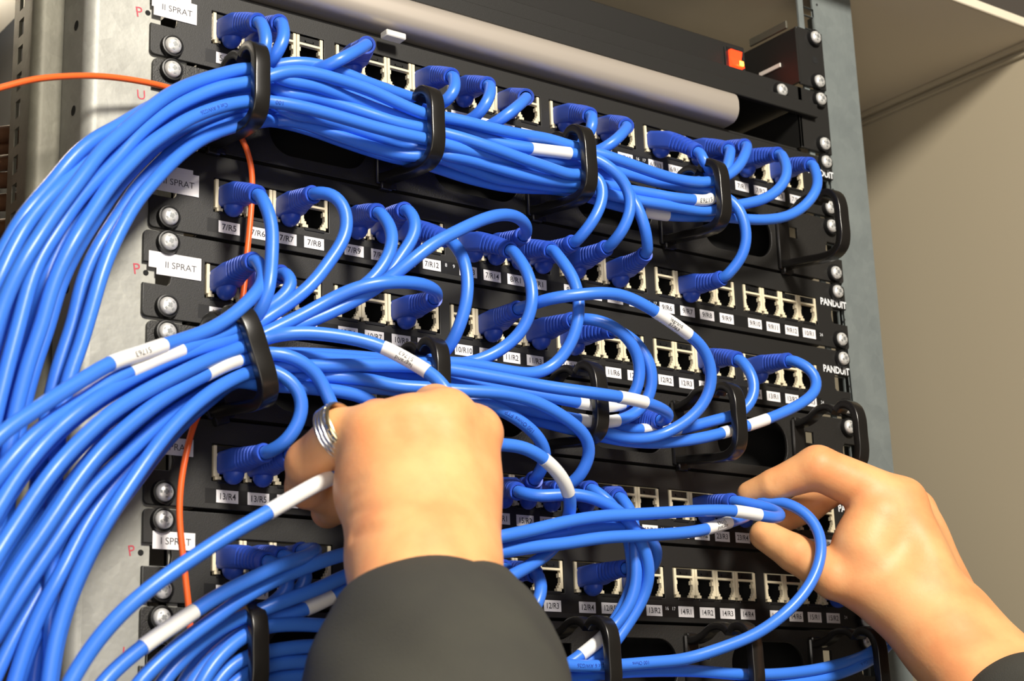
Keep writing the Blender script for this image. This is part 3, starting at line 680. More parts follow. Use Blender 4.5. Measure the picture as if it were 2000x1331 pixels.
cab('P10',(4,10),(1044,937,36),[(1058,920,44),(1068,893,50),(1060,865,54),(1035,837,56),(1000,812,56),(965,795,54),(930,785,50),(880,776,46),(800,765,42),(700,755,40),(600,750,38),(495,748,36)]+T['B11'],prints=[((1058,862),(950,791),'100 Ohms FTP',1)],grp=GB)
cab('P0',(4,0),(518,885,35),[(549,874,46),(574,845,50),(591,808,52),(591,773,54),(567,741,54),(535,723,52),(505,720,50)]+T['B7'],grp=GB)
cab('P4',(4,4),(735,905,34),[(715,880,44),(680,845,50),(655,810,50),(642,780,50),(630,747,50),(602,714,52),(560,693,52),(508,690,50)]+off(T['B5'],6,-3,-6)[0:],grp=GB)
cab('P1',(4,1),(565,890,35),[(590,872,42),(635,852,44),(690,845,46),(740,820,46),(740,790,44),(690,770,42),(600,758,40),(500,750,38)]+T['B9'],grp=GB)
cab('X1',None,(1288,822,40),[(1308,817,48),(1301,804,56),(1266,788,62),(1206,775,64),(1157,768,64),(1070,756,58),(965,737,52),(860,720,46),(755,714,44),(650,714,44),(560,716),(500,722)]+off(T['B7'],5,-4,-10)[1:],[((1206,775),(1262,787),'')],name='blue patch cable whose plug hangs loose beside the third ring of the middle cable manager',grp=GB,custom=(1222,808,18))
# ---- lower bundle
C37=[(682,1080,56),(612,1103,58),(542,1131,58),(472,1170,60),(420,1208,62),(367,1246,64),(315,1290,66),(262,1345,66),(235,1400)]
C38=[(696,1117,50),(630,1147),(560,1173),(490,1200),(437,1222),(385,1260,54),(340,1305),(305,1350),(285,1400)]
C39=[(696,1141,44),(647,1167),(595,1192),(507,1219),(455,1249),(413,1285),(372,1340),(350,1390)]
C40=[(626,1222,46),(560,1220),(507,1227),(455,1258),(412,1302),(380,1360)]
C41=[(619,1262,42),(560,1267),(518,1274),(465,1290),(425,1328),(400,1375)]
C42=[(612,1292,40),(560,1294),(521,1300),(479,1316),(440,1350)]
C43=[(612,1318,36),(560,1322),(510,1330),(470,1355)]
cab('Q9',(4,9),(1012,961,35),[(1036,970,44),(1070,969,48),(1098,966,50),(1140,967,54),(1175,980,56),(1212,1000,56),(1240,1035,56),(1260,1075,54),(1269,1110,54),(1265,1145,50),(1250,1182,46),(1224,1222,42),(1205,1250,40),(1180,1280,38),(1100,1305,36),(1000,1305,36),(800,1280,38)]+C41,grp=GC)
cab('Q13',(4,13),(1210,973,35),[(1229,990,44),(1238,1020,48),(1240,1060,50),(1243,1100,50),(1243,1140,48),(1231,1180,46),(1206,1216,42),(1180,1243,40),(1130,1284,38),(1080,1315,36),(1000,1320,34),(800,1310,36)]+C42,[((1181,1242),(1132,1282),'')],grp=GC)
cab('Q12',(4,12),(1155,957,35),[(1182,972,44),(1206,1000,46),(1226,1040,44),(1232,1085,42),(1238,1125,40),(1225,1170,38),(1200,1215,36),(1170,1255,34),(1120,1300,32),(1000,1330,30),(800,1330,32)]+C43,grp=GC)
cab('Q17',(4,17),(1432,980,35),[(1462,984,44),(1500,992,52),(1522,1001,60),(1526,1010,66),(1510,1012,70),(1470,1004,70),(1433,998,68),(1370,998,66),(1315,1001,64),(1245,1005,64),(1175,1009,64),(1105,1020,66),(1035,1037,68),(972,1050,70),(900,1065,64),(820,1072,60),(720,1078,56)]+C37,[((1434,998),(1482,1006),'')],grp=GC)
cab('Q18',(4,18),(1452,994,34),[(1464,1003,44),(1450,1012,52),(1433,1018,56),(1400,1028,60),(1363,1038,62),(1315,1043,62),(1245,1047),(1175,1051),(1105,1062),(1035,1070,64),(972,1080,64),(900,1092,58),(800,1107,52)]+C38,[((1424,1021),(1378,1035),'legrand\n51763')],grp=GC)
cab('Q19',(4,19),(1482,982,35),[(1517,979,44),(1545,986,52),(1580,1008,60),(1601,1043,66),(1604,1082,70),(1594,1120,70),(1569,1162,68),(1531,1201,64),(1475,1240,60),(1405,1268,54),(1335,1289,48),(1280,1294,46),(1224,1299,44),(1175,1302,44),(1105,1300,44),(1050,1290,44),(950,1265,44),(800,1235,46)]+C40,prints=[((1260,1297),(1236,1298),'100 Ohms',1),((1180,1302),(1110,1300),'Cat 6 AWG26',1)],grp=GC)
cab('Q14',(5,14),(1262,1120,30),[(1280,1104,38),(1286,1080,44),(1272,1054,48),(1242,1036,50),(1210,1029,52),(1105,1040,56),(1035,1054,58),(972,1066,58),(900,1082,54),(800,1110,48)]+C39,[((647,1167),(594,1192),'')],grp=GC)
cab('R12',(5,12),(1222,1111,35),[(1240,1115,42),(1250,1135,40),(1240,1170,36),(1220,1205,32),(1190,1245,28),(1140,1285,26),(1060,1330,26),(1000,1345,26)],grp=GC)
cab('R9',(5,9),(1045,1122,35),[(1060,1142,44),(1055,1170,46),(1040,1198,46),(1020,1228,44),(980,1262,40),(900,1290,38),(800,1350,36)],grp=GC)
cab('R8',(5,8),(985,1112,34),[(1004,1126,42),(1006,1150,44),(985,1180,44),(940,1215,42),(880,1260,40),(800,1340,38)],grp=GC)
cab('L2',None,None,[(930,868,78),(979,869,80),(1021,873,80),(1056,891,80),(1098,933,76),(1113,970,70),(1115,995,64),(1108,1020,58),(1100,1045,54),(1075,1078,54),(1035,1105,58),(993,1129,60),(950,1152,58),(880,1190,50),(820,1260,46),(780,1340,44)],[((1062,896),(1112,966),'')],name='blue cable with a creased white sleeve, curving down at the right of the raised hand',grp=GC)
cab('L3',None,None,[(800,880,70),(740,905,84),(700,915,92),(648,932,98),(580,968,104),(518,1005,106),(455,1040,106),(385,1085,106),(315,1133,106),(245,1190,104),(196,1243,102),(157,1299,100),(128,1350,100),(110,1400)],[((642,935),(527,1003),'')],name='nearest blue cable with a white sleeve, pinched by the fingers of the raised hand',grp=GC)
cab('R2',(5,2),(590,1078,35),[(612,1070,44),(621,1076,52),(600,1088,58),(560,1100,62),(490,1132,66),(420,1168,70),(381,1194,72),(330,1228,74),(280,1263,76),(227,1307,78),(192,1345,80),(165,1390)],[((381,1193),(281,1262),'')],grp=GC)
cab('R0',(5,0),(522,1098,35),[(546,1106,42),(568,1124,44),(570,1145,42),(550,1168,38),(515,1192,36),(470,1217,34),(430,1243,34),(400,1275),(370,1315),(345,1360)],grp=GC)
cab('R1',(5,1),(552,1088,35),[(578,1094,40),(602,1110,40),(604,1132,38),(580,1162,36),(530,1190,32),(480,1235,30),(440,1275,30),(410,1330)],grp=GC)
cab('S1',(5,23),(1692,1142,34),[(1722,1160,42),(1742,1200,46),(1736,1240,42),(1714,1267,36),(1685,1283,34),(1632,1300,38),(1580,1311,40),(1510,1318,42),(1440,1318,42),(1370,1312,40),(1300,1311,38),(1205,1314,38),(1100,1328,36),(1000,1345,34)],grp=GC)
cab('S2',None,None,[(1790,1120,20),(1775,1180,30),(1755,1235,32),(1710,1284,34),(1668,1306,36),(1615,1324,38),(1550,1336,40),(1450,1342,40),(1300,1345,38),(1120,1352,36),(950,1360,34)],prints=[((1700,1290),(1655,1310),'Cat 6',1)],name='lowest blue cable at the right, curving out from under the hand that holds a plug',grp=GC)
ordinal = dict((n+1, p[2]) for n, p in enumerate(PANELS))
def pw(c):
    """control points -> world mm list, depth filled in along the pixel length"""
    pts = [(c['tip'][0], c['tip'][1], c['tip'][2])] if c['tip'] else []
    pts = pts+[tuple(p) for p in c['pts']]
    L = [0]
    for a, b in zip(pts, pts[1:]): L.append(L[-1]+math.hypot(b[0]-a[0], b[1]-a[1]))
    kd = [(l, p[2]) for l, p in zip(L, pts) if len(p) > 2]
    ds = np.interp(L, [k[0] for k in kd], [k[1] for k in kd])
    return [un(p[0], p[1], d) for p, d in zip(pts, ds)]
def resample(P, step):
    P = np.asarray(P); seg = np.r_[0, np.cumsum(np.linalg.norm(np.diff(P, axis=0), axis=1))]
    n = max(4, int(seg[-1]/step)); s = np.linspace(0, seg[-1], n+1)
    return np.stack([np.interp(s, seg, P[:, i]) for i in range(3)], 1), s
def smoothn(P, k, pin=2):
    P = P.copy()
    for _ in range(k):
        Q = P.copy(); Q[1:-1] = (P[:-2]+2*P[1:-1]+P[2:])/4; Q[:pin] = P[:pin]; P = Q
    return P
for c in CAB:
    Q = np.array(pw(c))
    if c['tip']:                      # leave the boot along its own direction
        A = port(*c['port']) if c['port'] else un(*c['custom'])
        c['A'] = np.array([A[0], max(A[1], 0.), A[2]])
        t1 = Q[1]-Q[0]; t1 /= np.linalg.norm(t1); t0 = Q[0]-c['A']; t0 /= np.linalg.norm(t0)
        t = t0*.55+t1*.45; t /= np.linalg.norm(t); c['tdir'] = t
        Q = np.vstack([Q[0], Q[0]+t*3.5, Q[1:]])
    P = smooth_path(Q, 2.0)
    P, s = resample(P, 3.4); c['P'] = smoothn(P, 4)
# push cables apart along the line of sight, as stiff round cables would lie
def to_world_dir(): return np.array([VIEW[0], -VIEW[1], VIEW[2]])
CPd = np.array([CP[0], -CP[1], CP[2]])
allP = np.vstack([c['P'] for c in CAB]); cid = np.concatenate([[i]*len(c['P']) for i, c in enumerate(CAB)])
start = np.cumsum([0]+[len(c['P']) for c in CAB])
ray = allP-CPd; dist0 = np.linalg.norm(ray, axis=1); ray /= dist0[:, None]
t = dist0.copy()
pin = np.zeros(len(t), bool)
for i, c in enumerate(CAB):
    if c['tip']: pin[start[i]:start[i]+3] = True
bias = {'X1': -2, 'L3': -3, 'N9': -1}
ordk = t.copy()
for it in range(26):
    X = CPd+ray*t[:, None]
    kd = kdtree.KDTree(len(X))
    for i, p in enumerate(X): kd.insert(p, i)
    kd.balance()
    mv = np.zeros(len(t)); cnt = np.zeros(len(t))
    for i in range(len(X)):
        for co_, j, dd in kd.find_range(X[i], 2*CR-.05):
            if j <= i or cid[j] == cid[i]: continue
            dv = X[j]-X[i]; r = ray[i]; al = float(dv@r); pe = math.sqrt(max(0, float(dv@dv)-al*al))
            need = math.sqrt(max(0, 4*CR*CR-pe*pe))
            sg = 1 if (ordk[j]-ordk[i]) >= 0 else -1
            push = (need-sg*al)/2*.5
            if push > 0:
                wi = 0 if pin[i] else 1; wj = 0 if pin[j] else 1
                mv[i] -= sg*push*wi; cnt[i] += 1; mv[j] += sg*push*wj; cnt[j] += 1
    nz = cnt > 0; t[nz] += mv[nz]/np.maximum(1, cnt[nz])**.6
    # stay in front of the plates and inside the rings
    for i, c in enumerate(CAB):
        a, b = start[i], start[i+1]
        dt = t[a:b]-dist0[a:b]; dt[:3 if c['tip'] else 0] = 0
        Q = dt.copy()
        for _ in range(3):
            Q[1:-1] = (Q[:-2]+2*Q[1:-1]+Q[2:])/4
        if c['tip']: Q[:3] = 0
        t[a:b] = dist0[a:b]+Q
    X = CPd+ray*t[:, None]
    low = X[:, 1] < 5.0
    if low.any(): t[low] += (X[low, 1]-5.0)/np.maximum(.2, -ray[low, 1])*1.0
    for rx in RINGX:
        for k, _w in MGRS:
            near = (np.abs(X[:, 0]-rx) < 7) & (X[:, 2] > -U*k+2) & (X[:, 2] < -U*k+36) & (X[:, 1] > 45.5) & (X[:, 1] < 54)
            if near.any(): t[near] += (X[near, 1]-45.5)/np.maximum(.2, -ray[near, 1])*.7
for i, c in enumerate(CAB):
    a, b = start[i], start[i+1]
    P = CPd+ray[a:b]*t[a:b][:, None]
    c['P'] = smoothn(P, 2)
def frames(P):
    T = np.gradient(P, axis=0); T /= np.linalg.norm(T, axis=1)[:, None]
    N = np.zeros_like(P); u = CPd-P[0]; u -= T[0]*(u@T[0]); u /= np.linalg.norm(u); N[0] = u
    for i in range(len(P)):                       # keep the frame facing the viewer's side, so print faces outwards there
        u = CPd-P[i]; u = u/np.linalg.norm(u); u -= T[i]*(u@T[i]); l = np.linalg.norm(u)
        N[i] = u/l if l > .15 else N[i-1]-T[i]*(N[i-1]@T[i]); N[i] /= np.linalg.norm(N[i])
    return T, N, np.cross(T, N)
def tube(g, P, r, n=16, m=0, caps=True):
    T, N, B = frames(P); rr = r if hasattr(r, '__len__') else [r]*len(P); V = []
    for i in range(len(P)):
        for k in range(n):
            a = 2*math.pi*k/n; V.append(P[i]+rr[i]*(math.cos(a)*N[i]+math.sin(a)*B[i]))
    F = [(j*n+i, j*n+(i+1) % n, (j+1)*n+(i+1) % n, (j+1)*n+i) for j in range(len(P)-1) for i in range(n)]
    if caps: F += [tuple(range(n))[::-1], tuple((len(P)-1)*n+i for i in range(n))]
    return g.add(V, F, m)
def pix(p):
    q = RC@(np.array([p[0], -p[1], p[2]])-CP); return np.array([1000+FP*q[0]/q[2], 665.5+FP*q[1]/q[2]])
def nearest(c, xy):
    if 'px' not in c: c['px'] = np.array([pix(p) for p in c['P']])
    return int(np.argmin(np.linalg.norm(c['px']-np.array(xy), axis=1)))
def at_len(P, s, v):
    return np.array([np.interp(v, s, P[:, i]) for i in range(3)])
_fl = {}
def fine_letters(tx):
    """lettering cut finely enough to bend round a cable"""
    if tx not in _fl:
        V, F = GEO[('T', tx, 0)]; bm = bmesh.new(); vs = [bm.verts.new(v) for v in V]
        for f in F:
            try: bm.faces.new([vs[i] for i in f])
            except ValueError: pass
        for _ in range(4):
            L = [e for e in bm.edges if e.calc_length() > .16]
            if not L: break
            bmesh.ops.subdivide_edges(bm, edges=L, cuts=1); bmesh.ops.triangulate(bm, faces=bm.faces)
        bm.verts.index_update()
        _fl[tx] = (np.array([v.co[:] for v in bm.verts]), [tuple(v.index for v in f.verts) for f in bm.faces]); bm.free()
    return _fl[tx]
def wrap_text(g, P, text, sa, sb, r, h, m, ang=0.0, flip=1):
    """print text along the tube between lengths sa, sb; readable towards the viewer when flip=-1"""
    T, N, B = frames(P); s = np.r_[0, np.cumsum(np.linalg.norm(np.diff(P, axis=0), axis=1))]
    lines = text.split('\n')
    for li, tx in enumerate(lines):
        V, F = fine_letters(tx); k = h/.72; wd = V[:, 0].max()-V[:, 0].min()
        sx = min(1.15, abs(sb-sa)*.86/(wd*k))
        a0 = ang+((len(lines)-1)/2-li)*h*1.45/r*(1)
        mid = (sa+sb)/2; out = []
        for v in V:
            q = mid+v[0]*k*sx*flip; a = a0*1+v[1]*k/r
            p = at_len(P, s, q); i = min(len(P)-1, max(0, int(np.searchsorted(s, q))))
            n_, b_ = N[i], B[i]
            out.append(p+(r+.09)*(math.cos(a)*n_+math.sin(a)*flip*b_*1))
        g.add(out, F, m)
for s_ in ('100',): text_job(s_)
text_job('legrand'); run_jobs()

def plug(parent, A, Bt, tdir, seed):
    g = G()
    L = np.linalg.norm(Bt-A)
    p0 = A+np.array([0, -4., 0]); p1 = A+np.array([0, 12., 0]); p2 = Bt-tdir*9; p3 = Bt
    if parent.get('loose'): p0 = A; p1 = A+(Bt-A)*.35
    ts = np.linspace(0, 1, 90)[:, None]
    C = (1-ts)**3*p0+3*(1-ts)**2*ts*p1+3*(1-ts)*ts**2*p2+ts**3*p3
    s = np.r_[0, np.cumsum(np.linalg.norm(np.diff(C, axis=0), axis=1))]; LT = s[-1]
    # stations
    st = []          # (length, half width, half height, exponent)
    def body(f): return f*LT
    st += [(0, 5.7, 4.6, 7), (body(.10), 5.9, 5.2, 7), (body(.13), 6.0, 5.6, 6), (body(.44), 5.9, 5.6, 5.5), (body(.50), 5.7, 5.4, 4.5)]
    nr = 6; a, b = .52, .90
    for i in range(nr):
        f0 = a+(b-a)*i/nr; f1 = a+(b-a)*(i+.52)/nr; f2 = a+(b-a)*(i+1)/nr
        def dim(f):
            u = (f-a)/(b-a); return 5.6-1.15*u, 5.2-.75*u, 4.4-2.2*u
        w0, h0, e0 = dim(f0); w1, h1, e1 = dim(f1)
        dg = .85
        st += [(body(f0), w0, h0, e0), (body(f1)-.15, w1, h1, e1), (body(f1), w1-dg, h1-dg, e1), (body(f2)-.2, w1-dg, h1-dg, e1)]
    st += [(body(.905), 4.7, 4.7, 2), (body(.985), 4.75, 4.75, 2), (LT, 4.5, 4.5, 2), (LT-.2, 3.4, 3.4, 2), (LT-3.0, 3.15, 3.15, 2)]
    n = 28; V = []; cl = []
    for (q, w, h, e) in st:
        p = at_len(C, s, q); tt = at_len(C, s, min(LT, q+.5))-at_len(C, s, max(0, q-.5)); tt /= np.linalg.norm(tt)
        sd = np.cross(tt, [0, 0, 1.]); sd /= np.linalg.norm(sd); up = np.cross(sd, tt)
        for k in range(n):
            an = 2*math.pi*k/n; ca, sa = math.cos(an), math.sin(an)
            V.append(p+sd*w*math.copysign(abs(ca)**(2/e), ca)+up*h*math.copysign(abs(sa)**(2/e), sa))
    F = [(j*n+i, j*n+(i+1) % n, (j+1)*n+(i+1) % n, (j+1)*n+i) for j in range(len(st)-1) for i in range(n)]
    F += [tuple(range(n))[::-1]]
    g.add(V, F)
    # rounded latch cover under the body
    q = LT*.27; p = at_len(C, s, q); tt = at_len(C, s, q+1)-at_len(C, s, q-1); tt /= np.linalg.norm(tt)
    sd = np.cross(tt, [0, 0, 1.]); sd /= np.linalg.norm(sd); up = np.cross(sd, tt)
    c = p-up*5.6; nu, nv = 12, 18; V = []
    for i in range(nu+1):
        th = math.pi*i/nu
        for j in range(nv):
            ph = 2*math.pi*j/nv; V.append(c+tt*6.2*math.cos(th)+sd*4.7*math.sin(th)*math.cos(ph)+up*5.3*math.sin(th)*math.sin(ph))
    F = [(i*nv+j, i*nv+(j+1) % nv, (i+1)*nv+(j+1) % nv, (i+1)*nv+j) for i in range(nu) for j in range(nv)]
    g.add(V, F)
    o = g.mk('plug', ['boot'], parent); recalc(o); return o
used = {}
def run_down(P):
    """carry a cable on from the end of its traced run, in a bend and then down to the floor of the cabinet"""
    t_ = P[-1]-P[-4]; t_ /= np.linalg.norm(t_); e = P[-1]
    n_ = np.array([e[0]+random.uniform(-6, 6), e[1]*.6, 0])
    a = e+t_*45; b = e+t_*80+np.array([0, -e[1]*.1, -60]); zz = b[2]-160
    q = [e, a, b, (b[0], b[1]*.8, zz), (b[0]+random.uniform(-8, 8), b[1]*.6+10, zz-350), (b[0]+random.uniform(-20, 20), b[1]*.6+12, -1694)]
    Q = smooth_path(q, 14); return np.vstack([P[:-1], Q])
ORD = 'first second third fourth fifth sixth seventh eighth ninth tenth eleventh twelfth thirteenth fourteenth fifteenth sixteenth seventeenth eighteenth nineteenth twentieth twenty-first twenty-second twenty-third last'.split()
for i, c in enumerate(CAB):
    P = c['P']
    if c['port']:
        r_, i_ = c['port']; tx = PANELS[r_-1][3].split()[i_]
        lab = f"blue cable plugged into the {ORD[i_]} socket of the {ordinal[r_]} panel, above sticker {tx}"
        if i_ and i_ % 4 == 0 and False: pass
    else: lab = c['name']
    k_ = used.get(lab, 0); used[lab] = k_+1
    base = c['A'] if c['tip'] else P[0]
    root = empty('patch_cable', base, lab, 'cable', c['grp'])
    if not c['port'] and c['tip']: root['loose'] = 1
    fine, _ = resample(smooth_path(P, 2.2), 2.4)
    full = fine; e = pix(P[-1])
    if e[0] < 15 or e[1] > 1325: full = run_down(fine)
    g = G(); tube(g, full, CR, 16); g.mk('jacket', ['cable'], root)
    if c['tip']: plug(root, c['A'], P[0], c['tdir'], i)
    if 'loose' in root: del root['loose']
    s = np.r_[0, np.cumsum(np.linalg.norm(np.diff(fine, axis=0), axis=1))]
    cc = dict(P=fine)
    for (a, b, tx) in c['labels']:
        ia, ib = nearest(cc, a), nearest(cc, b)
        sgn = 1 if ia > ib else -1
        lo, hi = min(ia, ib), max(ia, ib)
        if hi-lo < 2: hi = lo+2
        g = G(); sub = fine[lo:hi+1]; tube(g, sub, CR+.22, 20, 0)
        if tx:
            # direction in the picture decides which way the line of print runs
            right_going = cc['px'][hi][0] > cc['px'][lo][0]
            tidy = 1 if right_going else -1
            upside = c['key'] not in ('N9',)
            flip = tidy*(-1 if upside else 1)
            ss = np.r_[0, np.cumsum(np.linalg.norm(np.diff(sub, axis=0), axis=1))]
            wrap_text(g, sub, tx, 0, ss[-1], CR+.24, 2.0 if '\n' in tx else 2.5, 1, .0 if '\n' in tx else -.1, flip)
        g.mk('cable_label', ['white2', 'ink'], root, label='white wrap-around sleeve')
    for pr_ in c['prints']:
        a, b, tx = pr_[:3]; ia, ib = nearest(cc, a), nearest(cc, b); lo, hi = min(ia, ib), max(ia, ib)
        sub = fine[max(0, lo-1):hi+2]; g = G(); right_going = cc['px'][hi][0] > cc['px'][lo][0]
        ss = np.r_[0, np.cumsum(np.linalg.norm(np.diff(sub, axis=0), axis=1))]
        wrap_text(g, sub, tx, 0, ss[-1], CR, 1.9, 0, -.1, -1 if right_going else 1)
        g.mk('jacket_print', ['inkblue'], root, smooth=False)
# orange fibre
pts = [(-700,420,30),(-300,275,34),(-60,188,34),(0,172,32),(60,156,30),(130,149,26),(200,149,20),(270,158,16),(325,170,12),(380,188,10),(430,214,10),(455,240,10),(468,262,10),(482,290,10),(491,322,10),(493,360,9),(491,400,9),(488,440,9),(484,480,9),(480,520,9),(477,560,9),(470,610,10),(455,680,10),(430,730,12),(400,785,16),(380,825,18),(365,880,20),(355,930,20),(350,990,20),(352,1040,20),(358,1090,20),(363,1140,20),(369,1190,20),(372,1240,18),(372,1300,16),(370,1400,16)]
P = [un(*p) for p in pts]; P.append(P[-1]+np.array([4, 0, -400.])); P.append(np.array([P[-1][0]+10, 20, -1694.])); P = smooth_path(P, 2.5); g = G(); tube(g, smoothn(P, 6), 1.5, 12)
g.mk('fibre_cable', ['orange'], None, label='thin orange fibre cable winding down in front of the left side of the panels', cat='cable')
# ================================================================ the person's two hands and sleeves
def sdf_cones(Pts, prims):
    out = None
    for (a, b, ra, rb) in prims:
        a = np.array(a, np.float32); b = np.array(b, np.float32); ab = b-a; t = np.clip(((Pts-a)@ab)/(ab@ab), 0, 1)
        Q = Pts-a; Q -= t[..., None]*ab; d = np.sqrt(np.einsum('...i,...i', Q, Q))-(ra+(rb-ra)*t)
        yield d
def smin(a, b, k):
    h = np.clip(.5+.5*(b-a)/k, 0, 1); return b+(a-b)*h-k*h*(1-h)
def smax(a, b, k): return -smin(-a, -b, k)
def surface_nets(F, org, h):
    nx, ny, nz = F.shape; S = F < 0
    acc = np.zeros((nx-1, ny-1, nz-1, 3)); cnt = np.zeros((nx-1, ny-1, nz-1))
    ax = [(1, 0, 0), (0, 1, 0), (0, 0, 1)]
    for d in range(3):
        o = [(a, b) for a in (0, 1) for b in (0, 1)]
        for a, b in o:
            s0 = [0, 0, 0]; oth = [i for i in range(3) if i != d]; s0[oth[0]] = a; s0[oth[1]] = b
            s1 = list(s0); s1[d] = 1
            sl = lambda s: tuple(slice(s[i], s[i]+F.shape[i]-1) for i in range(3))
            f0 = F[sl(s0)]; f1 = F[sl(s1)]; c = (f0 < 0) != (f1 < 0)
            t = np.where(c, f0/np.where(c, f0-f1, 1), 0)
            for i in range(3):
                acc[..., i] += c*((s0[i]) if i != d else t)
            cnt += c
    act = cnt > 0; idx = -np.ones(act.shape, int); idx[act] = np.arange(act.sum())
    I, J, K = np.nonzero(act)
    V = (acc[act]/cnt[act][:, None]+np.stack([I, J, K], 1))*h+org
    Fs = []
    for d in range(3):
        oth = [(d+1) % 3, (d+2) % 3]
        n = [F.shape[0], F.shape[1], F.shape[2]]
        sl0 = [slice(1, n[i]-1) for i in range(3)]; sl0[d] = slice(0, n[d]-1)
        sl1 = list(sl0); sl1[d] = slice(1, n[d])
        c = S[tuple(sl0)] != S[tuple(sl1)]; inside = S[tuple(sl0)][c]
        g = np.stack(np.nonzero(c), 1)+np.array([s.start for s in sl0])
        def at(o1, o2):
            q = g.copy(); q[:, oth[0]] += o1; q[:, oth[1]] += o2; return idx[q[:, 0], q[:, 1], q[:, 2]]
        Q = np.stack([at(-1, -1), at(0, -1), at(0, 0), at(-1, 0)], 1)
        Q[~inside] = Q[~inside][:, ::-1]; Fs.append(Q)
    return V, np.concatenate(Fs)
def U3(p): return un(*p[:3])
def chain(pts): return [(U3(a), U3(b), a[3], b[3]) for a, b in zip(pts, pts[1:])]
def build_hand(palm, fingers, dents=(), bumps=(), kp=9., kf=4.5, h=1.4):
    allp = [q for ch in palm for q in chain(ch)]+[q for ch in fingers for q in chain(ch)]
    lo = np.min([np.minimum(a, b)-max(ra, rb) for a, b, ra, rb in allp], 0)-6; hi = np.max([np.maximum(a, b)+max(ra, rb) for a, b, ra, rb in allp], 0)+6
    n = np.ceil((hi-lo)/h).astype(int)+1
    X = np.stack(np.meshgrid(*[(lo[i]+h*np.arange(n[i])).astype(np.float32) for i in range(3)], indexing='ij'), -1)
    D = None
    for ch in palm:
        for d in sdf_cones(X, chain(ch)): D = d if D is None else smin(D, d, kp)
    for (p, r, amp) in bumps:
        c = U3(p).astype(np.float32); q = np.linalg.norm(X-c, axis=-1); D = D-amp*np.exp(-(q/r)**2)
    for ch in fingers:
        E_ = None
        for d in sdf_cones(X, chain(ch)): E_ = d if E_ is None else smin(E_, d, 2.5)
        D = smin(D, E_, kf)
    for (a, b, r, amp) in dents:                       # creases and hollows between tendons
        for d in sdf_cones(X, [(U3(a), U3(b), 0, 0)]): D = D+amp*np.exp(-(d/r)**2)
    V, F = surface_nets(D, lo, h)
    # a little Laplacian smoothing
    E_ = np.concatenate([F[:, [0, 1]], F[:, [1, 2]], F[:, [2, 3]], F[:, [3, 0]]]); 
    for _ in range(3):
        A = np.zeros_like(V); c = np.zeros(len(V)); np.add.at(A, E_[:, 0], V[E_[:, 1]]); np.add.at(c, E_[:, 0], 1); np.add.at(A, E_[:, 1], V[E_[:, 0]]); np.add.at(c, E_[:, 1], 1)
        V = V*.4+.6*A/c[:, None]
    return V, F
left_palm = [
 [(790,1100,150,19),(735,850,124,12.5)], [(815,1095,153,20),(800,832,131,12.5)], [(850,1095,153,20),(868,818,133,12.8)], [(874,1095,150,19.5),(922,850,126,12.5)],
 [(770,1080,142,18),(738,960,122,16.5),(728,880,120,14)], [(876,1100,146,18.5),(908,960,128,15)],
 [(785,1100,150,20),(800,1400,188,26)], [(872,1100,150,19.5),(885,1400,188,26)], [(838,1100,156,20),(852,1400,192,26)],
 [(800,960,128,16),(870,960,130,16)]]
left_f = [
 [(735,845,122,12.2),(668,848,108,10.8),(603,905,88,10.0),(598,952,70,9.2),(650,975,56,8.6)],
 [(798,832,128,12.4),(738,830,98,11),(690,900,72,10),(700,960,60,9)],
 [(868,820,130,12.6),(850,800,100,11),(800,860,68,10),(760,930,60,9)],
 [(925,848,124,12.4),(930,850,92,11),(880,900,62,10),(800,940,58,9)],
 [(890,1040,128,15),(840,1000,98,12),(740,985,72,10.5),(672,968,64,9)],
 [(720,905,95,10),(655,985,52,9),(640,1000,42,8)]]
left_b = [((868,790,147),13,1.5),((800,800,146),12,1.0),((940,825,138),13,1.4),((722,822,134),11,.9),((770,1050,168),16,1.0)]
left_d = [((835,810,146),(840,880,146),6,1.4),((770,815,142),(790,880,144),6,1.0),((905,810,142),(895,900,143),6,1.3),
 ((668,960,128),(705,935,140),2.2,.8),((676,1010,136),(725,985,152),2.4,1.0),((690,1050,146),(745,1020,164),2.6,1.4),((664,985,130),(715,955,146),1.8,.9),((672,1030,140),(720,1003,156),1.8,.8)]
V1, F1 = build_hand(left_palm, left_f, left_d, left_b)
right_palm = [
 [(1850,1222,110,18.5),(1760,980,86,12.8)], [(1866,1222,98,18),(1784,1000,72,13)], [(1874,1228,88,17),(1792,1022,58,12)], [(1870,1240,78,15),(1788,1052,46,11)],
 [(1838,1262,108,18),(1762,1178,90,17.5),(1690,1140,76,14.5)], [(1705,1130,76,14),(1688,1070,76,14.5),(1712,1012,80,16.5)], [(1770,1130,84,17),(1775,1050,76,15)],
 [(1877,1222,108,19.5),(2090,1450,170,26)], [(1842,1260,108,19.5),(2035,1500,170,26)]]
right_f = [
 [(1760,986,86,14.6),(1597,914,64,12.4),(1513,948,43,9.1),(1465,966,28,7.7)],
 [(1782,1000,70,12.6),(1650,935,46,11),(1580,990,30,9),(1520,1018,24,8)],
 [(1790,1030,56,12),(1720,985,36,10.5),(1690,1050,24,9),(1720,1090,26,8.5)],
 [(1788,1055,46,11),(1750,1040,26,9.5),(1730,1090,20,8.5)],
 [(1700,1145,78,14.5),(1630,1128,66,12.4),(1552,1081,47,10.6),(1493,1046,32,8.8)]]
right_d = [((1500,925,50),(1518,975,45),2.2,.7),((1560,905,70),(1578,965,66),2.4,.5),((1640,1075,92),(1700,1090,100),5,.9),((1830,1180,128),(1870,1150,126),4,.4)]
right_b = [((1596,885,76),10,1.0),((1790,955,90),12,1.2),((1540,1060,58),9,.7)]
V2, F2 = build_hand(right_palm, right_f, right_d, right_b, kp=15.)
person = empty('person', (0, 330, -330), 'two bare hands in charcoal jacket sleeves, working among the blue cables', 'person')
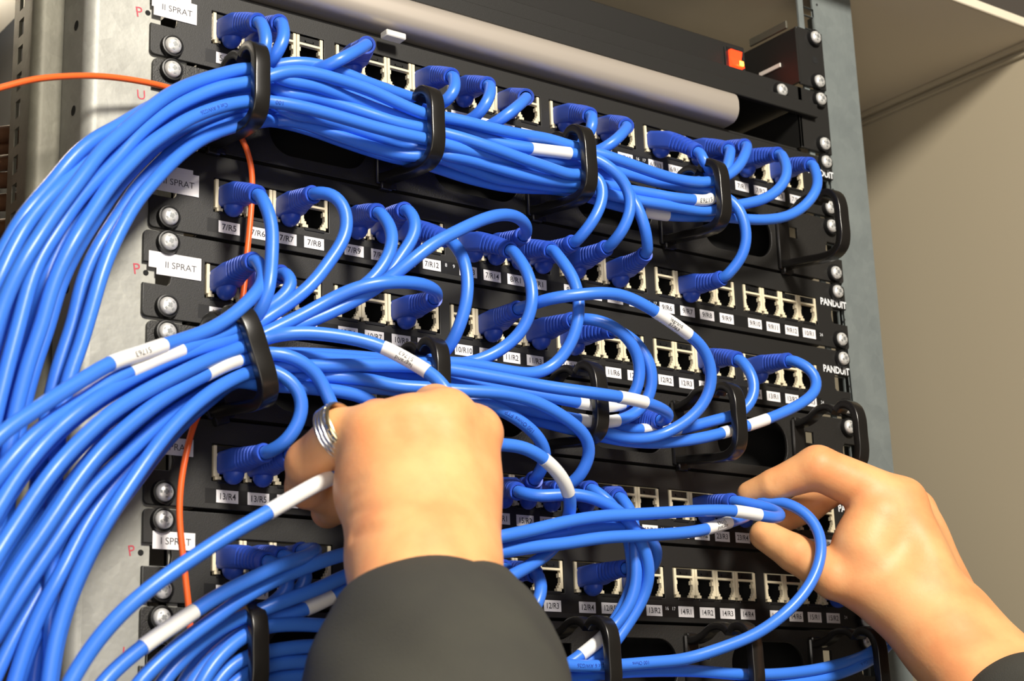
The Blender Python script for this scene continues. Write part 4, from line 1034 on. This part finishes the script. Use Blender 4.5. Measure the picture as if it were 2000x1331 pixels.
V = np.vstack([V1, V2]); F = [tuple(f) for f in F1.tolist()]+[tuple(int(i)+len(V1) for i in f) for f in F2.tolist()]
body = recalc(mk('body', V, F, 'skin', person))
def sleeve(name, secs, lab, fold=1.0):
    """secs: px, py, d, half width (mm) in the picture, half depth (mm)"""
    P = smooth_path([list(un(s[0], s[1], s[2]))+[s[3], s[4]] for s in secs], 3.0); C = P[:, :3]; n = 72; g = G(); V = []
    T = np.gradient(C, axis=0); T /= np.linalg.norm(T, axis=1)[:, None]
    s = np.r_[0, np.cumsum(np.linalg.norm(np.diff(C, axis=0), axis=1))]
    for i, p in enumerate(C):
        vd = CPd-p; vd /= np.linalg.norm(vd); sd = np.cross(T[i], vd); sd /= np.linalg.norm(sd); up = np.cross(sd, T[i])
        for k in range(n):
            a = 2*math.pi*k/n
            w = 0 if s[i] < 4 else min(1, (s[i]-4)/25)
            f = 1+fold*.022*w*(math.sin(3*a+s[i]*.07)+.8*math.sin(2*a-s[i]*.11+1)+.5*math.sin(7*a+s[i]*.16))
            r1, r2 = P[i, 3]*f, P[i, 4]*f
            V.append(p+sd*r1*math.cos(a)+up*r2*math.sin(a))
    m = len(C)
    inner = []
    for i in range(min(10, m)):
        c = C[i]
        for k in range(n): inner.append(c+(np.array(V[i*n+k])-c)*.955)
    Fq = [(j*n+i, j*n+(i+1) % n, (j+1)*n+(i+1) % n, (j+1)*n+i) for j in range(m-1) for i in range(n)]
    b = m*n; mi = len(inner)//n
    Fq += [(b+j*n+(i+1) % n, b+j*n+i, b+(j+1)*n+i, b+(j+1)*n+(i+1) % n) for j in range(mi-1) for i in range(n)]
    Fq += [((i+1) % n, i, b+i, b+(i+1) % n) for i in range(n)]
    Fq += [tuple((m-1)*n+i for i in range(n))]
    g.add(list(V)+inner, Fq)
    return g.mk(name, ['jacket'], person, label=lab)
sleeve('sleeve', [(834,1150,151,28.4,21),(837,1162,152,32,24.5),(842,1182,154,36,29),(846,1228,160,42,34),(850,1290,174,47.5,39),(853,1350,182,50,41),(857,1450,192,52,43),(862,1650,208,54,45),(872,2400,240,58,50)], 'charcoal sleeve of the raised hand, nearer')
sleeve('sleeve', [(1976,1368,146,31,29),(1984,1378,149,34.5,32),(2006,1404,155,39,36),(2040,1450,165,44,40),(2120,1540,190,46,42)], 'charcoal sleeve of the hand at the right')
# ring on the little finger: three silver hoops and a wide warm band
ca, cb = un(700, 838, 114), un(612, 896, 91)
axv = (cb-ca)/np.linalg.norm(cb-ca); cc_ = un(664, 842, 109)
e1 = np.cross(axv, [0, 0, 1.]); e1 /= np.linalg.norm(e1); e2 = np.cross(axv, e1)
def hoops(name, prof, m, lab=None, parent=None, studs=0):
    g = G(); n = 64; k = len(prof); V = []
    for i in range(n):
        a = 2*math.pi*i/n
        for r, hh in prof: V.append(cc_+axv*hh+(e1*math.cos(a)+e2*math.sin(a))*r)
    g.add(V, [(i*k+j, i*k+(j+1) % k, ((i+1) % n)*k+(j+1) % k, ((i+1) % n)*k+j) for i in range(n) for j in range(k)])
    for q in range(studs):
        a = 2*math.pi*q/studs; c = cc_+axv*-2.4+(e1*math.cos(a)+e2*math.sin(a))*12.2
        g.box(c[0]-.35, c[0]+.35, c[1]-.35, c[1]+.35, c[2]-.35, c[2]+.35)
    return recalc(g.mk(name, [m], parent or person, label=lab))
def hoopprof(h0, w, r0, r1): return [(r0, h0), (r0, h0+w)]+[(r0+(r1-r0)*math.sin(math.pi*j/6)**.6, h0+w-w*j/6) for j in range(1, 6)]
rg = hoops('finger_ring', [(11.0, -4.2), (11.0, 4.4), (11.5, 4.4), (11.5, -4.2)], 'silver', 'silver finger ring with a warm-toned band')
for h0 in (-.8, 1.0, 2.8): hoops('hoop', hoopprof(h0, 1.7, 11.3, 12.5), 'silver', parent=rg)
hoops('patterned_band', hoopprof(-4.4, 3.5, 11.3, 12.4), 'goldring', 'warm patterned band', parent=rg, studs=26)
